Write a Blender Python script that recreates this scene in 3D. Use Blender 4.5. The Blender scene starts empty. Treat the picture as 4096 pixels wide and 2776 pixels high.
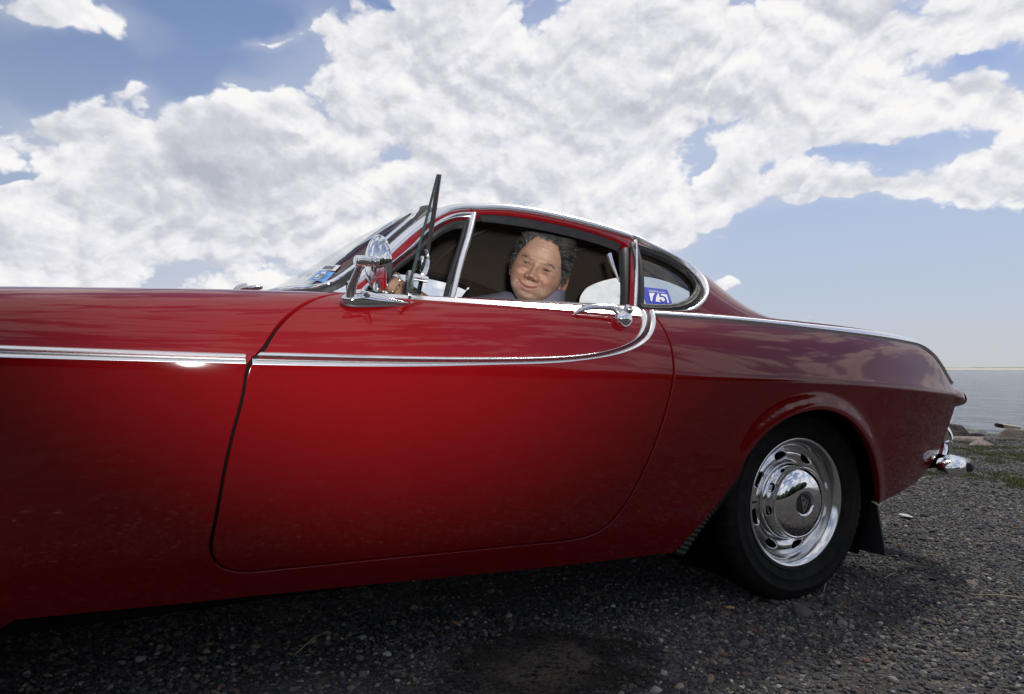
import bpy, bmesh, math, random
import numpy as np
from mathutils import Vector, Matrix, noise as mnoise
from mathutils.geometry import delaunay_2d_cdt
random.seed(7); rng=np.random.default_rng(7)
sc=bpy.context.scene; COL=sc.collection
R_=math.radians
# ------------------------------------------------------------------ camera
cam=bpy.data.cameras.new('camera'); camo=bpy.data.objects.new('camera',cam); COL.objects.link(camo)
cam.sensor_width=36; cam.lens=24.0; cam.shift_y=0.0212; cam.clip_start=.05; cam.clip_end=6000
camo.location=(-1.798,-2.266,.738); camo.rotation_euler=(R_(90),0,R_(-26.6)); sc.camera=camo
# ------------------------------------------------------------------ sun, flash, exposure
SUN_AZ,SUN_EL=62.0,50.0       # direction the light comes from: degrees from +Y towards +X, and height
sl=bpy.data.lights.new('sun','SUN'); sl.energy=2.3; sl.angle=R_(9.0); sl.color=(1,.96,.90)
so=bpy.data.objects.new('sun',sl); COL.objects.link(so)
sd=Vector((math.sin(R_(SUN_AZ))*math.cos(R_(SUN_EL)),math.cos(R_(SUN_AZ))*math.cos(R_(SUN_EL)),math.sin(R_(SUN_EL))))
so.rotation_euler=sd.to_track_quat('Z','Y').to_euler()
# the photographer's flash, the lit lamp whose glare shows in the chrome strip on the fender
fl=bpy.data.lights.new('flash_lamp','SPOT'); fl.energy=265; fl.color=(1,.97,.93); fl.spot_size=R_(68); fl.spot_blend=1.0; fl.shadow_soft_size=.03
fo=bpy.data.objects.new('flash_lamp',fl); COL.objects.link(fo); fo.location=(-1.80,-2.42,.835)
fo.rotation_euler=(Vector((-1.26,-.48,1.38))-fo.location).to_track_quat('-Z','Y').to_euler()
sc.view_settings.view_transform='Standard'; sc.view_settings.look='None'; sc.view_settings.exposure=0; sc.view_settings.gamma=1
sc.view_settings.use_curve_mapping=False
sc.render.engine='CYCLES'; sc.cycles.use_denoising=True; sc.cycles.max_bounces=8; sc.cycles.transparent_max_bounces=12
sc.cycles.sample_clamp_indirect=6
# ------------------------------------------------------------------ sky: Nishita with procedural cumulus
W=bpy.data.worlds.new('World'); sc.world=W; W.use_nodes=True
nt=W.node_tree; nt.nodes.clear()
class NB:
    def __init__(s,t): s.t=t
    def n(s,k,**p):
        x=s.t.nodes.new(k)
        for a,v in p.items(): setattr(x,a,v)
        return x
    def L(s,a,b): s.t.links.new(a,b)
    def put(s,sock,v):
        if isinstance(v,bpy.types.NodeSocket): s.L(v,sock)
        else: sock.default_value=v
    def m(s,op,a,b=0,c=None,clamp=False):
        x=s.n('ShaderNodeMath',operation=op,use_clamp=clamp); s.put(x.inputs[0],a); s.put(x.inputs[1],b)
        if c is not None: s.put(x.inputs[2],c)
        return x.outputs[0]
    def vm(s,op,a,b):
        x=s.n('ShaderNodeVectorMath',operation=op); s.put(x.inputs[0],a); s.put(x.inputs[1],b); return x.outputs[0]
    def noise(s,vec,scale,detail=6,rough=.55,dist=0,lac=2.0):
        x=s.n('ShaderNodeTexNoise'); s.L(vec,x.inputs['Vector']); x.inputs['Scale'].default_value=scale; x.inputs['Detail'].default_value=detail
        x.inputs['Roughness'].default_value=rough; x.inputs['Distortion'].default_value=dist; x.inputs['Lacunarity'].default_value=lac; return x.outputs[0]
    def ss(s,v,a,b,lo=0.,hi=1.,kind='SMOOTHSTEP'):
        x=s.n('ShaderNodeMapRange',interpolation_type=kind); s.put(x.inputs[0],v); x.inputs[1].default_value=a; x.inputs[2].default_value=b
        x.inputs[3].default_value=lo; x.inputs[4].default_value=hi; return x.outputs[0]
    def mix(s,f,a,b,bt='MIX'):
        x=s.n('ShaderNodeMix',data_type='RGBA',blend_type=bt); s.put(x.inputs[0],f); s.put(x.inputs[6],a); s.put(x.inputs[7],b); return x.outputs[2]
    def ramp(s,f,stops):
        x=s.n('ShaderNodeValToRGB'); s.put(x.inputs[0],f); e=x.color_ramp.elements
        while len(e)<len(stops): e.new(.5)
        for q,(p,c) in zip(e,stops): q.position=p; q.color=(*c,1)
        return x.outputs[0]
BL=[(20.63,21.29,13.89,6.98,0,.42),(38.2,21.0,17.14,8.35,0,.45),(53.56,23.26,15.21,4.8,-5,.42),(59.13,18.28,7.86,2.91,-10,.16),(7.98,18.19,12.61,4.0,-18,.32),(.41,12.95,14.38,4.71,8,.38),(29.85,15.04,17.81,3.76,0,.36),(15.21,13.08,14.31,4.75,0,.34),(-4.71,8.07,10.56,2.67,0,.42),(3.0,5.0,16.0,2.6,0,.26),(-8.33,10.41,4.29,2.36,10,.34),(5.36,9.46,11.09,3.47,0,.30),(-7.33,16.89,4.98,1.29,12,.26),(-8.83,14.93,3.67,1.29,8,.2),(-8.09,23.6,3.6,1.1,12,.36),(7.98,24.56,4.2,.8,20,.3),(11.02,25.79,3.16,1.99,0,.26),(51.47,12.61,5.25,1.29,0,.56),(61.44,12.17,4.59,1.83,-12,.48),(57.53,18.01,5.63,2.31,-12,.22),(45.09,14.6,2.2,1.1,20,.50),(43.2,6.6,2.4,.9,0,.52),(38.91,12.69,7.31,1.98,0,.28),(56.42,12.9,3.84,.98,0,.34),(-2.5,20.05,3.9,1.64,15,.22),(61.93,16.9,3.96,1.91,-20,.22),(48.99,16.52,7.27,2.17,0,.15),
(-6.56,20.37,7.5,3.2,12,-.54),(2.53,22.05,7.0,3.2,18,-.50),(4.09,25.7,9.08,1.91,0,-.36),(48.99,8.05,15.27,4.63,0,-.30),(60.43,5.73,12.33,5.25,0,-.42),(43.07,15.8,5.09,2.27,0,-.16),(61.19,20.59,3.46,1.38,-15,-.4),(53.56,15.35,8.79,.99,0,-.22),(17.0,27.48,4.96,.99,-20,-.16),(-9.32,12.87,4.46,.72,0,-.35),(-.77,7.09,6.71,1.04,0,-.15),(-1.64,15.63,2.97,1.04,25,-.14),(27.27,23.92,2.55,1.24,30,-.12),(9.65,15.76,1.75,.6,0,-.12),(31.69,34.95,63.3,7.4,0,.2)]
G=bpy.data.node_groups.new('cloud_density','ShaderNodeTree')
G.interface.new_socket('Vec',in_out='INPUT',socket_type='NodeSocketVector'); G.interface.new_socket('Density',in_out='OUTPUT',socket_type='NodeSocketFloat'); G.interface.new_socket('Base',in_out='OUTPUT',socket_type='NodeSocketFloat')
b=NB(G); gi=b.n('NodeGroupInput'); go=b.n('NodeGroupOutput')
nrm=b.n('ShaderNodeVectorMath',operation='NORMALIZE'); b.L(gi.outputs[0],nrm.inputs[0])
sx=b.n('ShaderNodeSeparateXYZ'); b.L(nrm.outputs[0],sx.inputs[0])
az=b.m('MULTIPLY',b.m('ARCTAN2',sx.outputs[0],sx.outputs[1]),57.29578); el=b.m('MULTIPLY',b.m('ARCSINE',sx.outputs[2]),57.29578)
st=b.vm('MULTIPLY',nrm.outputs[0],(1,1,1.35))
def relief(b,st):
    """cauliflower relief: convex domes at three sizes on a warped sky, and a broad swell"""
    n=b.n('ShaderNodeTexNoise'); b.L(st,n.inputs['Vector']); n.inputs['Scale'].default_value=5.0; n.inputs['Detail'].default_value=5; n.inputs['Roughness'].default_value=.62
    d=b.vm('ADD',st,b.vm('MULTIPLY',b.vm('SUBTRACT',n.outputs[1],(.5,.5,.5)),(.20,.20,.20)))
    def dome(sc_):
        v=b.n('ShaderNodeTexVoronoi',feature='F1'); b.L(d,v.inputs['Vector']); v.inputs['Scale'].default_value=sc_; return b.m('MULTIPLY',v.outputs['Distance'],v.outputs['Distance'])
    lo=b.noise(st,3.6,3,.5,.3); hi=b.noise(d,34.,5,.62)
    r_=b.m('MULTIPLY_ADD',dome(6.5),-.55,b.m('MULTIPLY_ADD',dome(15.),-.34,b.m('MULTIPLY_ADD',dome(36.),-.16,b.m('MULTIPLY',hi,.22))))
    return lo,r_
wob=b.noise(st,5.0,4,.6); wob2=b.noise(b.vm('ADD',st,(3.1,7.7,1.3)),5.0,4,.6)
azw=b.m('ADD',az,b.m('MULTIPLY',b.m('SUBTRACT',wob,.5),9.0)); elw=b.m('ADD',el,b.m('MULTIPLY',b.m('SUBTRACT',wob2,.5),6.0))
cx=b.n('ShaderNodeCombineXYZ'); b.L(azw,cx.inputs[0]); b.L(elw,cx.inputs[1])
acc=None
for a,e,ra,re,ro,am in BL:
    mp=b.n('ShaderNodeMapping',vector_type='TEXTURE'); b.L(cx.outputs[0],mp.inputs[0])
    mp.inputs[1].default_value=(a,e,0); mp.inputs[2].default_value=(0,0,R_(ro)); mp.inputs[3].default_value=(ra*1.35,re*1.35,1)
    gr=b.n('ShaderNodeTexGradient',gradient_type='QUADRATIC_SPHERE'); b.L(mp.outputs[0],gr.inputs[0])
    acc=b.m('MULTIPLY_ADD',gr.outputs[1],am*1.5,acc if acc is not None else .04)
lo,rl=relief(b,st); acc=b.m('ADD',acc,b.ss(el,30.,60.,0.,.14))
lump=lo
dens=b.m('ADD',b.m('ADD',acc,.135),b.m('MULTIPLY_ADD',b.m('SUBTRACT',lo,.5),1.05,b.m('MULTIPLY',rl,.95)))
base_=b.m('MULTIPLY_ADD',b.m('SUBTRACT',lo,.5),.9,acc); b.L(dens,go.inputs[0]); b.L(base_,go.inputs[1])
G2=bpy.data.node_groups.new('cloud_relief','ShaderNodeTree')
G2.interface.new_socket('Vec',in_out='INPUT',socket_type='NodeSocketVector'); G2.interface.new_socket('Soft',in_out='OUTPUT',socket_type='NodeSocketFloat')
b=NB(G2); gi=b.n('NodeGroupInput'); go=b.n('NodeGroupOutput'); nrm=b.n('ShaderNodeVectorMath',operation='NORMALIZE'); b.L(gi.outputs[0],nrm.inputs[0]); st=b.vm('MULTIPLY',nrm.outputs[0],(1,1,1.35))
lo,rl=relief(b,st); b.L(b.m('MULTIPLY_ADD',lo,.9,rl),go.inputs[0])
SKX,SKY=sd[0],sd[1]
b=NB(nt); tc=b.n('ShaderNodeTexCoord')
def grp(vec,G_):
    g=b.n('ShaderNodeGroup'); g.node_tree=G_; b.L(vec,g.inputs[0]); return g.outputs
gen=tc.outputs['Generated']
o0=grp(gen,G); d0,base0=o0[0],o0[1]; s0=grp(gen,G2)[0]; s1=grp(b.vm('ADD',gen,(float(SKX)*.016,float(SKY)*.016,.020)),G2)[0]
alpha=b.ss(d0,-.02,.11); veil=b.ss(base0,-.20,.30,0,.36)
thick=b.ss(d0,.10,.95)
lit=b.m('ADD',b.m('MULTIPLY',b.m('SUBTRACT',s0,s1),1.75),.74)
lit=b.m('SUBTRACT',lit,b.m('MULTIPLY',thick,.06))
bsh=b.ss(b.noise(b.vm('MULTIPLY',gen,(1,1,1.6)),3.1,4,.55,.4),.44,.66,0,.34); lit=b.m('SUBTRACT',lit,b.m('MULTIPLY',bsh,b.ss(d0,.08,.40)))
lit=b.m('MINIMUM',b.m('MAXIMUM',lit,0.0),1.0)
sky=b.n('ShaderNodeTexSky',sky_type='NISHITA'); sky.sun_disc=False; sky.sun_elevation=R_(SUN_EL); sky.sun_rotation=R_(SUN_AZ)
sky.air_density=1.0; sky.dust_density=.25; sky.ozone_density=2.0; sky.altitude=0
sz=b.n('ShaderNodeSeparateXYZ'); b.L(gen,sz.inputs[0])
KS=.10
hz0=b.ss(sz.outputs[2],-.02,.50,.90,.06)
skyc=b.mix(hz0,b.mix(1.0,sky.outputs[0],(.96,.92,1.0,1),'MULTIPLY'),(.475/KS,.525/KS,.635/KS,1))
ccol=b.ramp(lit,[(0.0,(.47/KS/13,.49/KS/13,.57/KS/13)),(.45,(.64/KS/13,.65/KS/13,.71/KS/13)),(.75,(.83/KS/13,.83/KS/13,.87/KS/13)),(1.0,(.95/KS/13,.94/KS/13,.935/KS/13))])
ccol=b.mix(1.0,ccol,(13,13,13,1),'MULTIPLY')
# clouds thin out into the horizon haze
hz=b.ss(sz.outputs[2],.0,.10)
skyc=b.mix(b.m('MULTIPLY',veil,hz),skyc,(.70/KS,.72/KS,.79/KS,1))
skyc=b.mix(b.ss(sz.outputs[2],-.01,.085,.65,0.),skyc,(.575/KS,.575/KS,.575/KS,1))
fin=b.mix(b.m('MULTIPLY',alpha,b.m('MULTIPLY_ADD',hz,.75,.25)),skyc,ccol)
bg=b.n('ShaderNodeBackground'); bg.inputs[1].default_value=KS; b.L(fin,bg.inputs[0])
ow=b.n('ShaderNodeOutputWorld'); b.L(bg.outputs[0],ow.inputs[0])
W.cycles.sampling_method='MANUAL'; W.cycles.sample_map_resolution=512
# ------------------------------------------------------------------ helpers
def nspline(xs,ys):
    xs=np.asarray(xs,float); ys=np.asarray(ys,float); n=len(xs); h=np.diff(xs)
    A=np.zeros((n,n)); c=np.zeros(n); A[0,0]=A[-1,-1]=1
    for i in range(1,n-1):
        A[i,i-1]=h[i-1]; A[i,i]=2*(h[i-1]+h[i]); A[i,i+1]=h[i]
        c[i]=6*((ys[i+1]-ys[i])/h[i]-(ys[i]-ys[i-1])/h[i-1])
    M=np.linalg.solve(A,c)
    e0=(ys[1]-ys[0])/h[0]-h[0]*(2*M[0]+M[1])/6; e1=(ys[-1]-ys[-2])/h[-1]+h[-1]*(M[-2]+2*M[-1])/6
    def f(x):
        x=np.asarray(x,float); i=np.clip(np.searchsorted(xs,x)-1,0,n-2)
        a=xs[i+1]-x; q=x-xs[i]; H=h[i]
        y=M[i]*a**3/(6*H)+M[i+1]*q**3/(6*H)+(ys[i]/H-M[i]*H/6)*a+(ys[i+1]/H-M[i+1]*H/6)*q
        y=np.where(x<xs[0],ys[0]+e0*(x-xs[0]),y); return np.where(x>xs[-1],ys[-1]+e1*(x-xs[-1]),y)
    return f
def spl(pts,n):
    p=np.asarray(pts,float); d=np.r_[0,np.cumsum(np.linalg.norm(np.diff(p,axis=0),axis=1))]
    s=np.linspace(0,d[-1],n); return np.stack([nspline(d,p[:,k])(s) for k in range(p.shape[1])],-1)
def lin(pts,step,closed=False):
    p=np.asarray(pts,float)
    if closed: p=np.vstack([p,p[:1]])
    d=np.r_[0,np.cumsum(np.linalg.norm(np.diff(p,axis=0),axis=1))]; out=[]
    for i in range(len(p)-1):
        k=max(1,int(round((d[i+1]-d[i])/step)))
        for j in range(k): out.append(p[i]+(p[i+1]-p[i])*j/k)
    if not closed: out.append(p[-1])
    return np.array(out)
def inpoly(P,poly):
    x,y=P[:,0],P[:,1]; r=np.zeros(len(P),bool); q=np.asarray(poly); n=len(q)
    for i in range(n):
        a,c=q[i],q[(i+1)%n]
        if a[1]==c[1]: continue
        m=((a[1]>y)!=(c[1]>y))&(x<(c[0]-a[0])*(y-a[1])/(c[1]-a[1])+a[0]); r^=m
    return r
def tag(o,label=None,cat=None,group=None,kind=None):
    for k,v in (('label',label),('category',cat),('group',group),('kind',kind)):
        if v: o[k]=v
    return o
def empty(name,loc=(0,0,0),parent=None):
    o=bpy.data.objects.new(name,None); COL.objects.link(o); o.location=loc; o.empty_display_size=.1
    if parent: o.parent=parent
    return o
def unit(v): return v/np.maximum(np.linalg.norm(v,axis=-1,keepdims=True),1e-9)
def build(name,V,F,mat,parent=None,N=None,sharp=None,mirror=False,tint=None,smooth=True):
    V=np.asarray(V,float); out=None
    for k in ((0,1) if mirror else (0,)):
        v=V.copy(); f=[tuple(int(i) for i in q) for q in F]; n=None if N is None else np.array(N)
        if k: v[:,1]*=-1; f=[q[::-1] for q in f]
        if k and n is not None: n[:,1]*=-1
        if n is not None:
            g=[]
            for q in f:
                a,c,d=v[q[0]],v[q[1]],v[q[2]]
                e0=c-a; e1=d-a
                cr=(e0[1]*e1[2]-e0[2]*e1[1], e0[2]*e1[0]-e0[0]*e1[2], e0[0]*e1[1]-e0[1]*e1[0])
                m=n[q[0]]+n[q[1]]+n[q[2]]
                g.append(q if cr[0]*m[0]+cr[1]*m[1]+cr[2]*m[2]>=0 else q[::-1])
            f=g
        me=bpy.data.meshes.new(name); me.from_pydata(v.tolist(),[],f); me.validate()
        for mm in (mat if isinstance(mat,(list,tuple)) else [mat]): me.materials.append(mm)
        if smooth: me.polygons.foreach_set('use_smooth',[True]*len(me.polygons))
        if n is not None and len(me.vertices)==len(n): me.normals_split_custom_set_from_vertices(unit(n).tolist())
        elif sharp: me.set_sharp_from_angle(angle=R_(sharp))
        if tint is not None:
            at=me.color_attributes.new('tint','FLOAT_COLOR','POINT'); c=np.ones((len(v),4)); c[:,:3]=tint; at.data.foreach_set('color',c.ravel())
        o=bpy.data.objects.new(name,me); COL.objects.link(o)
        if parent: o.parent=parent
        if not k: out=o
    return out
def normals(surf,a,c,outdir,e=(.003,.004)):
    pa=surf(a+e[0],c)-surf(a-e[0],c); pc=surf(a,c+e[1])-surf(a,c-e[1]); n=unit(np.cross(pa,pc))
    s=np.sign((n*np.asarray(outdir)).sum(-1)); s[s==0]=1
    return n*s[:,None]
def panel(name,surf,outline,mat,parent,outdir,holes=(),sp=.02,depth=.012,off=0.,mirror=False,edge=.0015,e=(.003,.004),step=None):
    loops=[lin(outline,step or sp*.6,True)]+[lin(h,step or sp*.6,True) for h in holes]
    B=np.vstack(loops); lo,hi=loops[0].min(0),loops[0].max(0)
    gx=np.arange(lo[0],hi[0],sp); gy=np.arange(lo[1],hi[1],sp)
    P=np.stack(np.meshgrid(gx,gy,indexing='ij'),-1).reshape(-1,2); P[:,0]+=((np.arange(len(P))%len(gy))%2)*sp*.5
    ok=inpoly(P,loops[0])
    for h in loops[1:]: ok&=~inpoly(P,h)
    P=P[ok]
    keep=np.ones(len(P),bool)
    for i in range(0,len(P),2000):
        d=np.sqrt(((P[i:i+2000,None]-B[None])**2).sum(-1)).min(1); keep[i:i+2000]=d>sp*.5
    P=P[keep]; A=np.vstack([B,P]); ed=[]; k=0
    for l in loops:
        n=len(l); ed+=[(k+i,k+(i+1)%n) for i in range(n)]; k+=n
    r=delaunay_2d_cdt([Vector(p) for p in A],ed,[],0,1e-6)
    U=np.array([tuple(v) for v in r[0]]); F=[tuple(f) for f in r[2]]
    C=np.array([U[list(f)].mean(0) for f in F]); ok=inpoly(C,loops[0])
    for h in loops[1:]: ok&=~inpoly(C,h)
    F=[f for f,q in zip(F,ok) if q]
    inv={}
    for i,os in enumerate(r[3]):
        for q in os: inv[q]=i
    N=normals(surf,U[:,0],U[:,1],outdir,e); V=surf(U[:,0],U[:,1])+off*N
    Vs=[V]; Ns=[N]; nv=len(V); k=0
    if depth:
        for li,l in enumerate(loops):
            n=len(l); idx=np.array([inv.get(k+i,0) for i in range(n)]); k+=n
            q=U[idx]; t=np.roll(q,-1,0)-np.roll(q,1,0); area=.5*np.sum(q[:,0]*np.roll(q[:,1],-1)-q[:,1]*np.roll(q[:,0],-1))
            o2=unit(np.stack([t[:,1],-t[:,0]],-1))*(1 if area>0 else -1)*(1 if li==0 else -1)
            o3=surf(q[:,0]+o2[:,0]*.002,q[:,1]+o2[:,1]*.002)-surf(q[:,0],q[:,1]); n0=N[idx]
            o3=unit(o3-(o3*n0).sum(-1,keepdims=True)*n0)
            r1=V[idx]+o3*edge-n0*edge; r2=V[idx]+o3*edge-n0*depth
            Vs+=[r1,r2]; Ns+=[unit(n0*.5+o3),o3]
            a,c2=nv,nv+n; nv+=2*n
            for i in range(n):
                j=(i+1)%n
                F.append((idx[i],idx[j],a+j,a+i)); F.append((a+i,a+j,c2+j,c2+i))
    return build(name,np.vstack(Vs),F,mat,parent,N=np.vstack(Ns),mirror=mirror)
def sweep(name,path,ups,prof,mat,parent,closed=False,mirror=False,taper=None,sharp=40,side=None):
    P=np.asarray(path,float); U=np.asarray(ups,float)
    if U.ndim==1: U=np.tile(U,(len(P),1))
    T=np.roll(P,-1,0)-np.roll(P,1,0)
    if not closed: T[0]=P[1]-P[0]; T[-1]=P[-1]-P[-2]
    T=unit(T); L=unit(np.cross(T,U)); U=unit(np.cross(L,T)); pr=np.asarray(prof,float); m=len(pr); n=len(P)
    tp=np.ones((n,2)) if taper is None else np.asarray(taper,float).reshape(n,-1)*np.ones((1,2))
    V=(P[:,None]+L[:,None]*(pr[None,:,0:1]*tp[:,None,0:1])+U[:,None]*(pr[None,:,1:2]*tp[:,None,1:2])).reshape(-1,3); F=[]
    for i in range(n if closed else n-1):
        a=i*m; c=((i+1)%n)*m
        for j in range(m): F.append((a+j,a+(j+1)%m,c+(j+1)%m,c+j))
    if not closed: F+=[tuple(range(m))[::-1],tuple((n-1)*m+j for j in range(m))]
    o=build(name,V,F,mat,parent,sharp=sharp,mirror=mirror)
    bm=bmesh.new(); bm.from_mesh(o.data); bmesh.ops.recalc_face_normals(bm,faces=bm.faces); bm.to_mesh(o.data); bm.free(); o.data.set_sharp_from_angle(angle=R_(sharp))
    return o
def circ(r,n=12,ry=None): return [(r*math.cos(2*math.pi*i/n),(ry or r)*math.sin(2*math.pi*i/n)) for i in range(n)]
def flatprof(w,h,r=.3,n=5):     # a low rounded strip, base at 0
    out=[(-w/2,-.004)]
    for i in range(n+1):
        a=math.pi*(1-i/n); out.append((math.cos(a)*w/2*(1 if i in(0,n) else .93),h*math.sin(a)**.6 if 0<i<n else 0))
    out.append((w/2,-.004)); return out
def tube(name,pts,r,mat,parent=None,n=10,mirror=False,smoothn=None,taper=None,ry=None):
    p=spl(pts,smoothn) if smoothn else np.asarray(pts,float)
    t=unit(np.gradient(p,axis=0)).mean(0); up=np.array([0,0,1.]) if abs(t[2])<.85 else np.array([1.,0,0])
    return sweep(name,p,up,circ(r,n,ry),mat,parent,mirror=mirror,taper=taper,sharp=60)
def lathe(name,prof,mat,parent,origin,axis,n=48,sharp=30,mirror=False,rmod=None):
    ax=np.asarray(axis,float)/np.linalg.norm(axis); up=np.array([0,0,1.]) if abs(ax[2])<.9 else np.array([1.,0,0])
    e1=unit(np.cross(up,ax)); e2=np.cross(ax,e1); V=[];m=len(prof)
    for i in range(n):
        a=2*math.pi*i/n; d=e1*math.cos(a)+e2*math.sin(a)
        for j,(r,h) in enumerate(prof):
            rr=r+(rmod(a,j) if rmod else 0); V.append(np.asarray(origin)+d*rr+ax*h)
    F=[]
    for i in range(n):
        a=i*m; c=((i+1)%n)*m
        for j in range(m-1): F.append((a+j,a+j+1,c+j+1,c+j))
    o=build(name,V,F,mat,parent,sharp=sharp,mirror=mirror)
    for q in ([o] if not mirror else [o]):
        bm=bmesh.new(); bm.from_mesh(q.data); bmesh.ops.remove_doubles(bm,verts=bm.verts,dist=1e-5); bmesh.ops.recalc_face_normals(bm,faces=bm.faces); bm.to_mesh(q.data); bm.free(); q.data.set_sharp_from_angle(angle=R_(sharp))
    return o
def box(name,lo,hi,mat,parent=None,bev=.006,mirror=False,rot=None):
    bm=bmesh.new(); bmesh.ops.create_cube(bm,size=1); lo=np.array(lo);hi=np.array(hi)
    for v in bm.verts: v.co=Vector((lo+hi)/2)+Vector(np.array(v.co)*(hi-lo))
    if bev: bmesh.ops.bevel(bm,geom=list(bm.edges),offset=bev,segments=2,affect='EDGES')
    V=[tuple(v.co) for v in bm.verts]; bm.verts.index_update(); F=[tuple(v.index for v in f.verts) for f in bm.faces]; bm.free()
    return build(name,V,F,mat,parent,sharp=40,mirror=mirror)
def grid(name,V,n,m,mat,parent,sharp=None,mirror=False,wrap=False):
    F=[]
    for i in range(n-1):
        for j in range(m-1 if not wrap else m):
            k=(j+1)%m; F.append((i*m+j,i*m+k,(i+1)*m+k,(i+1)*m+j))
    return build(name,np.asarray(V).reshape(-1,3),F,mat,parent,sharp=sharp,mirror=mirror)
def ico(sub=2):
    bm=bmesh.new(); bmesh.ops.create_icosphere(bm,subdivisions=sub,radius=1); V=np.array([tuple(v.co) for v in bm.verts]); bm.verts.index_update()
    F=[tuple(v.index for v in f.verts) for f in bm.faces]; bm.free(); return V,F
# ------------------------------------------------------------------ materials
def mat(name,col=(.5,.5,.5),rough=.5,metal=0,coat=0,spec=.5,ior=1.5,var=0,vscale=20,bump=0,bscale=60,bdist=.002,tint=False,sss=0,coatr=.03):
    m=bpy.data.materials.new(name); m.use_nodes=True; t=m.node_tree; p=t.nodes['Principled BSDF']; q=NB(t)
    p.inputs['Base Color'].default_value=(*col,1); p.inputs['Roughness'].default_value=rough; p.inputs['Metallic'].default_value=metal
    p.inputs['Coat Weight'].default_value=coat; p.inputs['Coat Roughness'].default_value=coatr; p.inputs['Specular IOR Level'].default_value=spec; p.inputs['IOR'].default_value=ior
    cd=q.n('ShaderNodeTexCoord').outputs['Object']
    if tint:
        a=q.n('ShaderNodeAttribute',attribute_name='tint'); c=a.outputs[0]
        if var: c=q.mix(1.0,c,q.ramp(q.noise(cd,vscale,5,.6),[(.25,(1-var,)*3),(.75,(1+var,)*3)]),'MULTIPLY')
        q.L(c,p.inputs['Base Color'])
    elif var:
        f=q.noise(cd,vscale,6,.6); c=q.ramp(f,[(.28,tuple(x*(1-var) for x in col)),(.72,tuple(min(1,x*(1+var)) for x in col))]); q.L(c,p.inputs['Base Color'])
    if var and not metal:
        q.L(q.ss(q.noise(cd,vscale*1.7,4,.6),.3,.7,max(0,rough-.1),min(1,rough+.1),'LINEAR'),p.inputs['Roughness'])
    if bump:
        u=q.n('ShaderNodeBump'); u.inputs['Strength'].default_value=bump; u.inputs['Distance'].default_value=bdist; q.L(q.noise(cd,bscale,5,.6),u.inputs['Height']); q.L(u.outputs[0],p.inputs['Normal'])
    if sss: p.inputs['Subsurface Weight'].default_value=sss; p.inputs['Subsurface Radius'].default_value=(1,.4,.25); p.inputs['Subsurface Scale'].default_value=.006
    return m
def glass(name,tintc=(.92,.96,.95),refl=1.0,rough=.0):
    m=bpy.data.materials.new(name); m.use_nodes=True; t=m.node_tree; t.nodes.clear(); q=NB(t)
    tr=q.n('ShaderNodeBsdfTransparent'); tr.inputs[0].default_value=(*tintc,1); g=q.n('ShaderNodeBsdfGlossy'); g.inputs['Roughness'].default_value=rough
    ge=q.n('ShaderNodeNewGeometry'); dt=q.n('ShaderNodeVectorMath',operation='DOT_PRODUCT'); q.L(ge.outputs['Normal'],dt.inputs[0]); q.L(ge.outputs['Incoming'],dt.inputs[1])
    f=q.m('MULTIPLY',q.m('MULTIPLY_ADD',q.m('POWER',q.m('SUBTRACT',1.0,q.m('ABSOLUTE',dt.outputs['Value']),clamp=True),5.0),.93,.07),refl,clamp=True); f=q.m('MINIMUM',f,.14)
    mx=q.n('ShaderNodeMixShader'); q.L(f,mx.inputs[0]); q.L(tr.outputs[0],mx.inputs[1]); q.L(g.outputs[0],mx.inputs[2]); o=q.n('ShaderNodeOutputMaterial'); q.L(mx.outputs[0],o.inputs[0])
    return m
def paint_mat():
    m=mat('red_enamel',(.13,.0022,.0036),.5,0,coat=1.0,spec=.0,coatr=.02); q=NB(m.node_tree); p=m.node_tree.nodes['Principled BSDF']
    cd=q.n('ShaderNodeTexCoord').outputs['Object']
    # polishing haze and dust: coat gloss and colour drift a little over the panels
    h=q.noise(cd,3.0,5,.6); d=q.noise(cd,240,3,.7)
    q.L(q.ss(h,.35,.7,.035,.06,'LINEAR'),p.inputs['Coat Roughness'])
    c=q.ramp(h,[(.3,(.124,.0020,.0034)),(.7,(.138,.0025,.0040))]); dust=q.ss(d,.78,.84,0,.006)
    q.L(q.mix(dust,c,(.20,.10,.08,1)),p.inputs['Base Color'])
    # faint orange peel of old enamel
    u=q.n('ShaderNodeBump'); u.inputs['Strength'].default_value=.25; u.inputs['Distance'].default_value=.0006; q.L(q.noise(cd,9,3,.5),u.inputs['Height']); q.L(u.outputs[0],p.inputs['Coat Normal'])
    return m
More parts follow.
